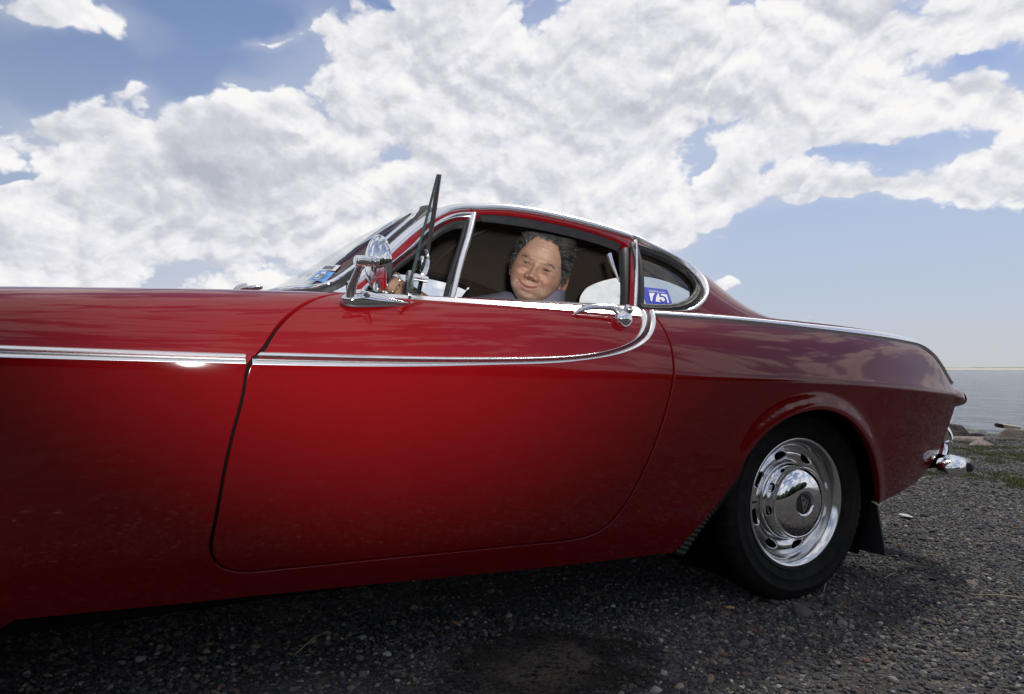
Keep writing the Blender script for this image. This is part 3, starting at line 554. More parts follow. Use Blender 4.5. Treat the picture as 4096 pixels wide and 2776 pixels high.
def copy_tree(o,parent,rot=None,loc=None):
    c=o.copy(); COL.objects.link(c); c.parent=parent
    if loc is not None: c.location=loc
    if rot is not None: c.rotation_euler=rot
    for ch in [q for q in bpy.data.objects if q.parent==o]: copy_tree(ch,c)
    return c
copy_tree(w0,car,(0,R_(27),0),(-2.45,-.655,.362)); copy_tree(w0,car,(0,R_(11),R_(180)),(0,.655,.31)); copy_tree(w0,car,(0,R_(40),R_(180)),(-2.45,.655,.362))
# ---- splash guard ahead of the wheel (ribbed) and mud flap behind
gd=np.array([(-.550,.226),(-.306,.425),(-.303,.385),(-.375,.300),(-.455,.215)])
V=[];n=40
for i in range(n):
    f=i/(n-1); a=gd[0]+(gd[1]-gd[0])*f; c=np.array([np.interp(f,[0,.35,1],[-.50,-.425,-.303]),np.interp(f,[0,.35,1],[.208,.285,.390])]); rib=.0035*(i%2)
    for q in (0,.5,1): p=a+(c-a)*q; V.append((p[0],-.775+.02*q-rib,p[1]))
grid('splash_guard',V,n,3,M['rubber'],car,sharp=20,mirror=True)
V=[(.372,-.690,.285),(.366,-.735,.266),(.362,-.768,.105),(.362,-.630,.103),(.372,-.60,.28)]
me=[Vector(v) for v in V]; build('mud_flap',[tuple(v) for v in me]+[(v.x+.008,v.y,v.z) for v in me],[(0,1,2,3,4),(9,8,7,6,5)]+[(i,(i+1)%5,5+(i+1)%5,5+i) for i in range(5)],M['rubber'],car,mirror=True,smooth=False)
# ---- tail lamp pods and bumper
V=[];n=26
for i in range(n):
    f=i/(n-1); x=.60+.375*f; r=[0,.010,.022,.032,.037,.039,.0385,.034,.020]; rr=float(nspline(np.linspace(0,1,9),r)(f)); yc=-(.722-.062*f); zc_=.660-.040*f
    for a in np.linspace(0,2*math.pi,20,endpoint=False): V.append((x,yc-rr*.95*math.cos(a),zc_+rr*math.sin(a)))
grid('tail_lamp_pod',V,n,20,M['red'],car,wrap=True,mirror=True)
V=[]
for i in range(10):
    f=i/9; x=.962+.022*f; rr=.028*math.sqrt(max(0,1-(f*.98)**2))
    for a in np.linspace(0,2*math.pi,20,endpoint=False): V.append((x,-.661-rr*math.cos(a),.622+rr*math.sin(a)))
grid('tail_lamp',V,10,20,M['lens'],car,wrap=True,mirror=True)
bp=spl([(.835,-.668,.357),(.87,-.672,.357),(.94,-.655,.356),(1.01,-.615,.355),(1.055,-.54,.355),(1.085,-.40,.356),(1.10,-.2,.357),(1.105,0,.358),(1.10,.2,.357),(1.085,.40,.356),(1.055,.54,.355),(1.01,.615,.355),(.94,.655,.356),(.87,.672,.357),(.835,.668,.357)],110)
tp=np.ones(110); tp[:6]=[.45,.72,.86,.94,.98,1]; tp[-6:]=[1,.98,.94,.86,.72,.45]
sweep('rear_bumper',bp,(0,0,1),[(-.045,.030),(-.030,.037),(.0,.036),(.028,.030),(.040,.018),(.043,0),(.040,-.020),(.028,-.033),(0,-.038),(-.03,-.036),(-.045,-.028)],M['chrome'],car,taper=np.stack([tp,tp],-1),sharp=60)
bp2=bp.copy(); t2=unit(np.gradient(bp2,axis=0)); out=unit(np.cross(t2,np.array([0,0,1.]))); bp2=(bp2+out*.042)[9:-9]; tp2=np.ones(len(bp2)); tp2[:3]=[.6,.9,1]; tp2[-3:]=[1,.9,.6]
sweep('bumper_rubber',bp2,(0,0,1),[(-.01,.026),(.010,.024),(.020,.014),(.022,0),(.020,-.014),(.010,-.024),(-.01,-.026)],M['rubber'],car,taper=np.stack([tp2,tp2],-1),sharp=60)
tube('bumper_horn',[(.985,-.585,.385),(1.002,-.585,.425),(1.004,-.585,.458),(.992,-.58,.488),(.962,-.575,.506),(.90,-.57,.508)],.021,M['chrome'],car,n=16,mirror=True,smoothn=30,ry=.027)
box('bumper_bracket',(.70,-.56,.335),(1.0,-.50,.392),M['dark'],car,.006,mirror=True)
# ---- door handle with push button, lock
def dpt(x,t,o): p=S(np.array([x]),np.array([t]))[0]; n_=normals(SS,np.array([x]),t2s(np.array([t])),SIDE)[0]; return p+n_*o
hp=spl([dpt(-.892,.74,.003),dpt(-.876,.77,.011),dpt(-.852,.80,.017),dpt(-.82,.815,.020),dpt(-.79,.815,.021),dpt(-.772,.80,.022),dpt(-.755,.75,.018)],40)
tph=np.interp(np.linspace(0,1,40),[0,.15,.5,.8,1],[.35,.8,.95,1.05,1.6])
hd=sweep('door_handle',hp,(0,-.7,.7),circ(.0105,12,.0070),M['pot'],car,taper=np.stack([tph,tph],-1),sharp=70)
V,F=ico(3); c0=dpt(-.752,.66,.012); Vb=V*np.array([.026,.020,.024]); Vb[:,0]*=1+.25*np.clip(V[:,2],-1,0); Vb[:,2]*=1-.15*np.clip(-V[:,0],0,1)
build('handle_block',Vb+c0,F,M['dome'],hd)
ax=unit(np.array([.18,-.62,.62])); bc=dpt(-.742,.74,.016)
lathe('push_button',[(.0125,-.01),(.0125,.022),(.0115,.0235),(0,.0235)],M['pot'],hd,bc,ax,n=28,sharp=40)
box('key_slot',bc+ax*.0236-np.array([.005,.001,.0012]),bc+ax*.0236+np.array([.005,.001,.0012]),M['rubber'],hd,0)
# ---- door mirror
pb=[dpt(-1.468,.66,0),dpt(-1.42,.70,0),dpt(-1.35,.70,0),dpt(-1.322,.70,0)]
nb=normals(SS,np.array([-1.4]),t2s(np.array([.72])),SIDE)[0]; nb=unit(nb+np.array([0,-.0,.3])); mb=empty('door_mirror',(0,0,0),car)
V=[];n=24
bpth=spl([(-1.470,-.793,.884),(-1.42,-.790,.886),(-1.36,-.790,.886),(-1.318,-.790,.884)],n)
for i in range(n):
    f=i/(n-1); wd=.021*math.sqrt(max(1e-5,1-(1-min(1,f/.22))**2)) if f<.22 else .021*(1-((f-.22)/.78)**1.7); wd=max(wd,.0006); ht=.026*np.interp(f,[0,.1,.25,.6,1],[.35,.8,1,.55,.08])
    for a in np.linspace(0,2*math.pi,18,endpoint=False):
        c,s_=math.cos(a),math.sin(a); V.append(bpth[i]+np.array([0,-.45,.89])*ht*max(s_,-.25)*1.0+np.array([0,.89,.45])*wd*c)
grid('mirror_base',V,n,18,M['chrome'],mb,wrap=True,sharp=50)
V=[]
for i in range(n):
    f=i/(n-1); wd=(.0235*math.sqrt(max(1e-5,1-(1-min(1,f/.22))**2)) if f<.22 else .0235*(1-((f-.22)/.78)**1.9)); wd=max(wd,.001)
    for a in np.linspace(0,2*math.pi,18,endpoint=False): V.append(bpth[i]*1+np.array([-.002+.004*f,0,0])+np.array([0,-.45,.89])*(.0035*math.sin(a)-.005)+np.array([0,.89,.45])*wd*math.cos(a))
grid('mirror_gasket',V,n,18,M['rubber'],mb,wrap=True)
tube('mirror_arm',[(-1.452,-.800,.892),(-1.451,-.806,.908),(-1.446,-.824,.934),(-1.4405,-.845,.958)],.0075,M['pot'],mb,n=14,smoothn=20,taper=np.stack([np.linspace(1.45,.95,20)]*2,-1))
mc=np.array([-1.420,-.843,.961]); nm=unit(np.array([.975,.20,.06])); hub=mc-nm*.022
lathe('mirror_pivot',[(0,-.0125),(.0100,-.012),(.0115,-.010),(.0115,.008),(.0122,.0085),(.0122,.012),(.0115,.0125),(.0115,.022),(.009,.025)],M['chrome'],mb,hub+np.array([0,0,.004]),nm,n=28,sharp=40)
lathe('mirror_shell',[(.0,.001),(.012,.0014),(.022,.0026),(.032,.0048),(.041,.0076),(.049,.0108),(.055,.0138),(.0595,.0168),(.0608,.0188),(.058,.0192)],M['dome'],mb,mc,nm,n=56,sharp=50)
lathe('mirror_pane',[(.0578,.0165),(.03,.0172),(0,.0175)],M['mirror'],mb,mc,nm,n=40)
# ---- opened vent pane with its latch
vq=np.array([(-1.333,-.822,.902),(-1.2725,-.852,1.163),(-1.266,-.838,1.165),(-1.254,-.662,.922)])
nv=unit(np.cross(vq[1]-vq[0],vq[3]-vq[0]))*.0026
lp=[]; lp=list(lin(vq,.02,True)); k=len(lp); V=[p+nv for p in lp]+[p-nv for p in lp]
vp=build('vent_window',V,[tuple(range(k)),tuple(range(k,2*k))[::-1]],M['glass'],car,smooth=False)
e1=spl([vq[0],(vq[0]+vq[1])/2,vq[1]],12); sweep('pane_edge',e1,nv/np.linalg.norm(nv),[(-.002,-.0027),(-.002,.0027),(.002,.0027),(.002,-.0027)],M['edge'],vp)
e2=spl([vq[2]+(0,0,.004),(vq[2]*.5+vq[3]*.5)+np.array([.004,0,.0]),vq[3]],16); sweep('vent_rubber',e2,nv/np.linalg.norm(nv),[(-.004,-.0032),(-.004,.0032),(.003,.0032),(.003,-.0032)],M['seal'],vp)
sweep('vent_rubber_trim',e2+np.array([.004,-.004,0]),nv/np.linalg.norm(nv),circ(.0022,8),M['chrome'],vp)
sweep('pane_edge',spl([vq[0],(vq[0]+vq[3])/2,vq[3]],8),nv/np.linalg.norm(nv),[(-.003,-.003),(-.003,.003),(.003,.003),(.003,-.003)],M['edge'],vp)
lb=np.array([-1.318,-.800,.945])
box('latch_mount',lb+np.array([-.010,-.010,-.034]),lb+np.array([.006,.010,.012]),M['chrome'],vp,.005)
tube('latch_pivot',[lb+np.array([0,0,0]),lb+np.array([.020,.016,.001]),lb+np.array([.050,.040,.001])],.0085,M['chrome'],vp,n=14,smoothn=8)
tube('latch_lever',[lb+np.array([.026,.02,.0]),lb+np.array([.044,.035,.012]),lb+np.array([.054,.040,.034]),lb+np.array([.054,.040,.058]),lb+np.array([.050,.038,.068])],.006,M['chrome'],vp,n=12,smoothn=20,taper=np.stack([np.linspace(1.3,.6,20)]*2,-1))
tube('hinge_knob',[np.array([-1.262,-.705,.985]),np.array([-1.262,-.722,1.003])],.005,M['chrome'],vp,n=12)
# ---- wiper
wa=empty('wiper',(0,0,0),car)
tube('wiper_cap',[(-1.632,-.12,.950),(-1.615,-.12,.973),(-1.595,-.12,.979)],.0115,M['pot'],wa,n=12,smoothn=8)
tube('wiper_arm',[(-1.612,-.12,.974),(-1.575,-.11,.978),(-1.555,-.09,.984)],.008,M['pot'],wa,n=10,smoothn=10)
P,N=along(T,[(-1.565,-.12),(-1.562,.10),(-1.545,.33)],24,.010,(-.5,0,1)); sweep('wiper_blade',P,N,[(-.006,-.006),(-.003,.008),(.003,.008),(.006,-.006)],M['rubber'],wa)
# ---- stickers in the windows
DQ=np.array([(-.582,.300),(-.49,.318),(-.5,.078),(-.593,.082)])
def dmap(px,py):                 # artwork coordinates to the quarter window
    A=np.array([[455.,78.],[56.,332.]]); u,v=np.linalg.solve(A,np.array([px-1467.,py+56.])); return tuple(DQ[0]+u*(DQ[1]-DQ[0])+v*(DQ[3]-DQ[0])+u*v*(DQ[2]-DQ[1]-DQ[3]+DQ[0]))
bl=[(1467,-56),(1922,-2),(2019,329),(1545,276),(1535,225),(1515,190)]
stk=panel('anniversary_sticker',GG,[tuple(p) for p in PG([dmap(*p) for p in bl])],M['blue'],qg,SIDE,sp=.012,depth=0,off=-.011,step=.006)
for poly in ([(1585,62),(1690,68),(1655,130),(1640,215),(1618,215)],[(1738,78),(1758,76),(1772,145),(1812,140),(1848,150),(1866,180),(1862,208),(1838,222),(1812,214),(1806,192),(1764,180),(1770,205),(1792,232),(1700,220),(1704,175),(1715,130)],[(1795,80),(1905,95),(1940,248),(1905,243),(1902,205),(1890,165),(1868,135),(1835,118),(1800,116)]):
    panel('sticker_digits',GG,[tuple(p) for p in PG([dmap(*p) for p in poly])],M['white'],stk,SIDE,sp=.008,depth=0,off=-.0095,step=.003)
def text(name,s,o,ux,uy,size,mt,parent):
    c=bpy.data.curves.new(name,'FONT'); c.body=s; c.size=size; c.offset=size*.012; tmp=bpy.data.objects.new(name,c); COL.objects.link(tmp)
    me=bpy.data.meshes.new_from_object(tmp.evaluated_get(bpy.context.evaluated_depsgraph_get())); bpy.data.objects.remove(tmp); me.materials.clear(); me.materials.append(mt)
    t=bpy.data.objects.new(name,me); COL.objects.link(t)
    ux=unit(np.asarray(ux,float)); uy=np.asarray(uy,float); uy=unit(uy-ux*(uy@ux)); uz=np.cross(ux,uy); t.matrix_world=Matrix([[*map(float,(ux[i],uy[i],uz[i],o[i]))] for i in range(3)]+[[0,0,0,1]]); t.parent=parent; return t
def gp(px,py,off): p=PG([dmap(px,py)]); n_=normals(GG,p[:,0],p[:,1],SIDE)[0]; return GG(p[:,0],p[:,1])[0]+n_*off
text('sticker_lettering','VOLVO',gp(1585,45,-.0090),gp(1730,58,0)-gp(1585,45,0),gp(1580,0,0)-gp(1585,45,0),.0098,M['white'],stk)
text('sticker_lettering','1927-2002',gp(1745,58,-.0090),gp(1880,72,0)-gp(1745,58,0),gp(1740,10,0)-gp(1745,58,0),.0062,M['white'],stk)
ws=[o for o in car.children if o.name=='windshield'][0]
def tq(name,q,mt,off,parent): return panel(name,T,q,mt,parent,(-.5,0,1),sp=.015,depth=0,off=off,step=.008)
rs=tq('registration_sticker',[(-1.482,-.478),(-1.445,-.428),(-1.431,-.541),(-1.464,-.585)],M['sky'],-.0015,ws)
QR=np.array([(-1.482,-.478),(-1.445,-.428),(-1.431,-.541),(-1.464,-.585)])
def rq(u,v): return tuple(QR[0]*(1-u)*(1-v)+QR[1]*(1-u)*v+QR[2]*u*v+QR[3]*u*(1-v))
tq('sticker_field',[rq(u,v) for u,v in [(.18,.10),(.42,.08),(.60,.16),(.62,.40),(.55,.62),(.58,.90),(.40,.95),(.30,.86),(.28,.6),(.20,.40)]],M['white'],-.0003,rs)
def tp3(x,y,off): n_=normals(T,np.array([x]),np.array([y]),(-.5,0,1))[0]; return T(np.array([x]),np.array([y]))[0]+n_*off
def ttext(s,a,c,d,size,mt,parent): return text('sticker_lettering',s,tp3(*a,.0008),tp3(*c,0)-tp3(*a,0),tp3(*d,0)-tp3(*a,0),size,mt,parent)
ttext('2013',rq(.20,.14),rq(.60,.14),rq(.20,.5),.030,M['ink'],rs)
ttext('NEW YORK',rq(.30,.82),rq(.60,.82),rq(.30,.95),.0085,M['ink'],rs); ttext('REGISTRATION',rq(.27,.52),rq(.6,.52),rq(.27,.8),.0055,M['ink'],rs); ttext('PASSENGER',rq(.27,.62),rq(.6,.62),rq(.27,.9),.0055,M['ink'],rs)
bs_=tq('barcode_sticker',[(-1.443,-.412),(-1.424,-.385),(-1.408,-.505),(-1.428,-.531)],M['paper'],-.0015,ws)
for k in range(14):
    f=.06+k*.06; a=np.array((-1.437,-.422)); d=np.array((-1.414,-.498)); p=np.array([-1.4405,-.420])*(1-f)+np.array([-1.427,-.512])*f; q=np.array([-1.4275,-.40])*(1-f)+np.array([-1.414,-.498])*f; e_=np.array([.0004,-.0022])*(1+k%3*.5)
    tq('barcode_bar',[tuple(p),tuple(q),tuple(q+e_),tuple(p+e_)],M['ink'],-.0005,bs_)
i2=tq('inspection_sticker',[(-1.515,-.415),(-1.470,-.345),(-1.448,-.405),(-1.493,-.48)],M['paper'],-.0015,ws)
ttext('12',(-1.480,-.40),(-1.468,-.43),(-1.466,-.385),.022,M['ink'],i2)
# ------------------------------------------------------------------ interior
box('dashboard',(-1.50,-.64,.70),(-1.27,.64,.915),M['leather'],car,.03)
box('dash_top',(-1.54,-.60,.895),(-1.30,.60,.925),M['leather'],car,.012)
for yy in (-.42,-.27): lathe('gauge',[(.045,-.01),(.047,.02),(.043,.022),(.0,.02)],M['leather'],car,(-1.28,yy,.86),(1,0,.1),n=24)
sw=empty('steering_wheel',(0,0,0),car); swc=np.array([-1.235,-.345,.815]); swn=unit(np.array([.87,0,.50])); e1=np.array([0,1.,0]); e2=np.cross(swn,e1); e2=e2 if e2[2]>0 else -e2
rimp=[swc+.200*(e1*math.cos(a)+e2*math.sin(a)) for a in np.linspace(0,2*math.pi,48,endpoint=False)]
sweep('wheel_rim',rimp,np.tile(swn,(48,1)),circ(.0125,10),M['leather'],sw,closed=True)
for a in (0,math.pi,-math.pi/2): tube('spoke',[swc-swn*.03,swc+.19*(e1*math.cos(a)+e2*math.sin(a))],.008,M['pot'],sw,n=8)
lathe('hub',[(.04,-.05),(.045,0),(.03,.02),(0,.022)],M['leather'],sw,swc-swn*.02,swn,n=24)
for yy in (-.35,.35):
    st_=empty('seat',(0,yy,0),car)
    box('seat_cushion',(-1.02,-.24,.36),(-.52,.24,.50),M['leather'],st_,.05)
    V,F=ico(3); V=np.sign(V)*np.abs(V)**.6*np.array([.06,.24,.21]); V[:,0]+=.35*(V[:,2]+.2); build('seat_back',V+np.array([-.50,0,.66]),F,M['leather'],st_)
box('parcel_shelf',(-.40,-.60,.80),(.10,.60,.83),M['brown'],car,.01); box('rear_bulkhead',(-.30,-.62,.30),(-.27,.62,.82),M['brown'],car,.01)
box('door_lining',(-1.40,-.70,.30),(-.62,-.685,.885),M['leather'],car,.004,mirror=True)
# sun visors, rear view mirror, hanging card, roof bow
for s_ in (-1,1):
    V,F=ico(3); V=np.sign(V)*np.abs(V)**.45*np.array([.075,.15,.008]); c_,q_=math.cos(R_(-24)),math.sin(R_(-24)); V=np.stack([V[:,0]*c_+V[:,2]*-q_*-1,V[:,1],V[:,2]*c_-V[:,0]*q_],-1)
    build('sun_visor',V+np.array([-1.075,s_*.25,1.155]),F,M['leather'],car)
tube('mirror_stem',[(-1.10,0,1.20),(-1.16,0,1.155)],.006,M['pot'],car,n=8)
V,F=ico(3); V=np.sign(V)*np.abs(V)**.6*np.array([.012,.10,.028]); build('rear_view_mirror',V+np.array([-1.165,.0,1.14]),F,M['rubber'],car)
cd_=empty('hanging_tag',(0,0,0),car)
box('tag_card',(-1.215,-.155,1.020),(-1.165,-.150,1.085),M['paper'],cd_,.002); box('tag_print',(-1.205,-.1565,1.030),(-1.180,-.1555,1.065),M['yellow'],cd_,0)
tube('tag_cord',[(-1.19,-.152,1.085),(-1.185,-.10,1.12),(-1.17,-.03,1.14)],.0015,M['ink'],cd_,n=6,smoothn=10)
P=[(-.80,y,T(np.array([-.80]),np.array([y]))[0,2]-.034) for y in np.linspace(-.5,.5,24)]; sweep('roof_bow',P,(0,0,1),circ(.006,8),M['liner'],car)
P=[(-.42,y,T(np.array([-.42]),np.array([y]))[0,2]-.034) for y in np.linspace(-.52,.52,24)]; sweep('roof_bow',P,(0,0,1),circ(.006,8),M['liner'],car)
tube('coat_hook',[(-.645,-.600,1.075),(-.640,-.610,1.045),(-.635,-.640,.99)],.006,M['chrome'],car,n=10,smoothn=10,taper=np.stack([np.linspace(1.4,.5,10)]*2,-1))
lathe('far_mirror',[(.052,0),(.055,.006),(.03,.013),(0,.014)],M['brown'],car,(-.30,.50,.865),(-.35,-.75,.25),n=32)
lathe('far_mirror_ring',[(.05,-.004),(.058,.0),(.058,.007),(.051,.009)],M['edge'],car,(-.30,.50,.865),(-.35,-.75,.25),n=32)
# ------------------------------------------------------------------ the man at the wheel
man=tag(empty('person',(0,0,0)),'man with tousled grey hair smiling out of the open car window','person')
SK=mat('skin',rough=.54,tint=True,var=.13,vscale=75,sss=.08,bump=.5,bscale=230,bdist=.0008,spec=.40); p_=SK.node_tree.nodes['Principled BSDF']
HM=mat('grey_hair',rough=.5,tint=True,spec=.4); SHIRT=mat('grey_shirt_cloth',(.13,.13,.17),.85,var=.12,vscale=30,bump=.3,bscale=500); TR=mat('trouser_cloth',(.03,.03,.04),.85)
def skin_mesh(verts,edges,rad,sub=2):
    me=bpy.data.meshes.new('tmp'); me.from_pydata([tuple(v) for v in verts],edges,[]); o=bpy.data.objects.new('tmp',me); COL.objects.link(o)
    m=o.modifiers.new('s','SKIN'); m.use_smooth_shade=True
    for i,r in enumerate(rad): me.skin_vertices[0].data[i].radius=(r,r) if not isinstance(r,tuple) else r
    me.skin_vertices[0].data[0].use_root=True
    q=o.modifiers.new('u','SUBSURF'); q.levels=sub; q.render_levels=sub
    dg=bpy.context.evaluated_depsgraph_get(); ev=o.evaluated_get(dg).to_mesh(); V=np.array([tuple(v.co) for v in ev.vertices]); F=[tuple(p.vertices) for p in ev.polygons]
    bpy.data.objects.remove(o); return V,F
HC=np.array([-.738,-.347,1.066])           # centre of the head, level with the eyes
fw=unit(np.array([-.585,-.795,-.165])); rt0=unit(np.cross(fw,np.array([0,0,1.]))); rt0=rt0 if rt0[0]>0 else -rt0; up0=np.cross(rt0,fw); up0=up0 if up0[2]>0 else -up0
ro=R_(22); UPH=up0*math.cos(ro)+rt0*math.sin(ro); RTH=rt0*math.cos(ro)-up0*math.sin(ro); SCH=1.02
def hw(P): P=np.asarray(P,float); return HC+SCH*(P[...,0:1]*RTH+P[...,1:2]*fw+P[...,2:3]*UPH)      # local: x to picture right, y out of the face, z up
def ga(x,z,cx,cz,sx,sz_): return np.exp(-((x-cx)/sx)**2-((z-cz)/sz_)**2)
na,nz=260,230
TH,PH=np.meshgrid(np.linspace(-math.pi,math.pi,na,endpoint=False),np.linspace(-math.pi/2,math.pi/2,nz),indexing='ij')
dx=np.sin(TH)*np.cos(PH); dy=np.cos(TH)*np.cos(PH); dz=np.sin(PH)
zz_=np.where(dz>0,.132*dz,.128*dz)
wx=np.interp(zz_,[-.128,-.10,-.070,-.035,0,.05,.09,.132],[.070,.078,.083,.085,.080,.075,.073,.072]); wf=np.interp(zz_,[-.118,-.09,-.05,0,.05,.09,.132],[.094,.094,.092,.090,.093,.094,.09]); wb=np.interp(zz_,[-.118,-.08,-.03,.02,.132],[.055,.065,.088,.104,.10])
X=wx*np.sign(dx)*np.abs(dx)**.92; Y=np.where(dy>0,wf*np.abs(dy)**.88,-wb*np.abs(dy)); Z=zz_
fr=np.clip(dy*2.2,0,1); fr=fr*fr*(3-2*fr); D=np.zeros_like(X)
sg=lambda cx,cz,sx,sz_,A:A*(ga(X,Z,cx,cz,sx,sz_)+ga(X,Z,-cx,cz,sx,sz_))
D+=sg(.030,.022,.020,.008,.0050)+.004*ga(X,Z,0,.02,.012,.012)-sg(.031,.002,.017,.011,.0100)+sg(.033,.0075,.015,.0045,.0050)+sg(.034,-.0135,.014,.0065,.0050)-sg(.037,-.0245,.016,.003,.0022)-sg(.012,-.004,.006,.012,.003)
D+=.007*ga(X,Z,0,-.004,.0105,.014)+.013*ga(X,Z,0,-.018,.0140,.013)+.019*ga(X,Z,0,-.0295,.0155,.0100)+sg(.0180,-.0330,.0078,.0070,.0125)-sg(.0245,-.031,.004,.008,.0025)-.004*ga(X,Z,0,-.046,.010,.005)
D+=sg(.047,-.030,.022,.017,.0130)+sg(.055,-.070,.022,.022,.0050)
for q in np.linspace(0,1,16): D-=sg(.0255+.020*q**.7,-.033-.038*q,.0042,.0045,.0020*(1-.5*q))
XM=X+.007; mz=-.0665+10.5*XM**2; D+=.0030*np.exp(-(XM/.026)**2-((Z-mz-.0055)/.0055)**2)+.0038*np.exp(-(XM/.022)**2-((Z-mz+.0070)/.0060)**2)-.0050*np.exp(-(np.abs(XM)/.033)**4-((Z-mz)/.0020)**2)
D-=sg(.036,-.055,.004,.004,.003); D+=.009*ga(X,Z,0,-.098,.024,.012)-.0040*ga(X,Z,0,-.0840,.020,.004)+.006*ga(X,Z,0,-.122,.05,.010)
for q in (.052,.062,.073): D-=.0006*np.exp(-((Z-q-.004*np.cos(X*60))/.0016)**2)*np.exp(-(X/.045)**2)
for q,al in ((0,-.1),(1,.25),(2,.55)): D-=sg(.058,.002-.010*q,.010,.0016,.0012)
nse=np.array([mnoise.noise(Vector((a*38,c*38,d*38))) for a,c,d in zip(X.ravel(),Y.ravel(),Z.ravel())]).reshape(X.shape); D+=nse*.0011
D=D*1.22+.0022*np.array([mnoise.noise(Vector((a*17+3,c*17,d*17))) for a,c,d in zip(X.ravel(),Y.ravel(),Z.ravel())]).reshape(X.shape)+.008*(ga(X,Z,.058,-.078,.020,.020)+ga(X,Z,-.054,-.082,.020,.020))-.0020*(ga(X,Z,.040,-.094,.006,.012)+ga(X,Z,-.040,-.097,.006,.012)); Y=Y+D*fr; X=X*(1-.06*fr*np.clip((.0-Z)/.1,0,0))
base=np.array([.37,.225,.165]); C=np.tile(base,X.shape+(1,)); 
def tintm(m,col): 
    global C; C=C*(1-m[...,None])+np.array(col)*m[...,None]
tintm(np.clip(nse*.5+.15,0,.5)*.5,(.33,.165,.105)); tintm(.45*(ga(X,Z,.05,-.035,.026,.024)+ga(X,Z,-.05,-.035,.026,.024))*fr,(.45,.185,.130)); tintm(.45*ga(X,Z,0,-.030,.018,.012)*fr,(.46,.19,.135))
tintm(np.clip(.5*(ga(X,Z,.034,-.010,.017,.010)+ga(X,Z,-.034,-.010,.017,.010)),0,1)*fr,(.33,.145,.110))
tintm(.55*np.exp(-(X/.050)**4-((Z+.080)/.036)**4)*fr,(.27,.175,.130))
tintm(.42*np.clip(ga(X,Z,.033,.004,.022,.014)+ga(X,Z,-.033,.004,.022,.014),0,1)*fr,(.20,.105,.080)); tintm(.35*np.clip((-Z-.045)/.05,0,1)*fr,(.25,.165,.130))
lip=np.exp(-(np.abs(XM)/.029)**6)*np.exp(-np.abs((Z-mz+.001)/.0105)**4)*fr; tintm(.75*lip,(.36,.135,.118)); tintm(.9*np.exp(-(np.abs(XM)/.031)**6-((Z-mz)/.0016)**2)*fr,(.07,.018,.016))
tintm(.9*np.clip(ga(X,Z,.0085,-.0415,.0048,.0026)+ga(X,Z,-.0085,-.0415,.0048,.0026),0,1)*fr,(.035,.012,.010))
for mx_,mz_ in ((.047,-.021),(-.058,-.012),(-.021,-.046),(.035,-.03)): tintm(.8*ga(X,Z,mx_,mz_,.0014,.0012)*fr,(.07,.03,.025))
tintm(np.clip((ga(X,Z,.034,.0015,.017,.0022)+ga(X,Z,-.034,.0015,.017,.0022)),0,1)*fr*.8,(.10,.045,.035))
HV=hw(np.stack([X,Y,Z],-1).reshape(-1,3)); HF=[]
for i in range(na):
    for j in range(nz-1): k=(i+1)%na; HF.append((i*nz+j,k*nz+j,k*nz+j+1,i*nz+j+1))
BV=[HV]; BF=list(HF); BCc=[C.reshape(-1,3)]; nB=len(HV)
def addb(V,F,col):
    global nB
    BV.append(np.asarray(V)); BF.extend([tuple(i+nB for i in f) for f in F]); BCc.append(np.tile(np.array(col),(len(V),1))); nB+=len(V)
# ears
for s_ in (1,-1):
    V,F=ico(3); x,y,z=V.T; r=np.hypot(y,z); V2=np.stack([.010*x+.010*np.clip(-y,-1,1)*1.0-.009*np.exp(-(r/.55)**2)*(x>0)+.004*np.exp(-((r-.88)/.12)**2),.020*y*(1-.25*np.clip(-z,0,1)),.034*z],-1)
    V2=V2*np.array([s_,1,1])+np.array([s_*(.0865 if s_>0 else .0785),-.012 if s_>0 else -.03,-.030]); addb(hw(V2),F if s_>0 else [f[::-1] for f in F],(.36,.165,.118))
# neck, arms with hands, legs
nk=hw(np.array([0,-.035,-.07]))
V,F=skin_mesh([(-.66,-.30,.78),(-.675,-.315,.88),nk*.5+np.array([-.68,-.32,.93])*.5,nk],[(0,1),(1,2),(2,3)],[.075,.070,.066,.064]); addb(V,F,base)
sh=np.array([-.78,-.13,.925]); elb=np.array([-.99,-.20,.880]); wr=np.array([-1.232,-.352,.985])
hand=[wr,(-1.270,-.348,.995),(-1.305,-.338,1.008)]
vs=[sh,elb,elb*.45+wr*.55,wr,(-1.262,-.350,.992),(-1.290,-.343,1.003)]; es=[(0,1),(1,2),(2,3),(3,4),(4,5)]; rd=[.048,.042,.039,.027,(.030,.022),(.034,.020)]
V,F=skin_mesh(vs,es,rd); addb(V,F,base*.8)
rimtop=swc+.200*e2
for k in range(4):            # four fingers curled over the rim, rooted in the palm
    o_=np.array([0,-.034+.0215*k,0]); L_=[.92,1.03,1.0,.82][k]; c0=np.array([-1.283,-.345,1.004])+o_
    ch=[c0,c0+np.array([-.030,.004,.010])*L_,c0+np.array([-.056,.006,-.002])*L_,c0+np.array([-.066,.006,-.024])*L_,c0+np.array([-.054,.004,-.042])*L_]
    V,F=skin_mesh(ch,[(i,i+1) for i in range(4)],[.0105,.0100,.0092,.0085,.0075]); addb(V,F,base*.8)
ch=[np.array([-1.262,-.375,.988]),np.array([-1.285,-.392,.984]),np.array([-1.312,-.398,.974]),np.array([-1.330,-.390,.966])]
V,F=skin_mesh(ch,[(0,1),(1,2),(2,3)],[.0125,.0118,.0105,.0085]); addb(V,F,base*.8)
ls=np.array([-.69,-.50,.79]); V,F=skin_mesh([ls,(-.72,-.56,.56),(-.90,-.52,.46),(-.96,-.50,.45)],[(0,1),(1,2),(2,3)],[.05,.044,.032,.03]); addb(V,F,base*.8)
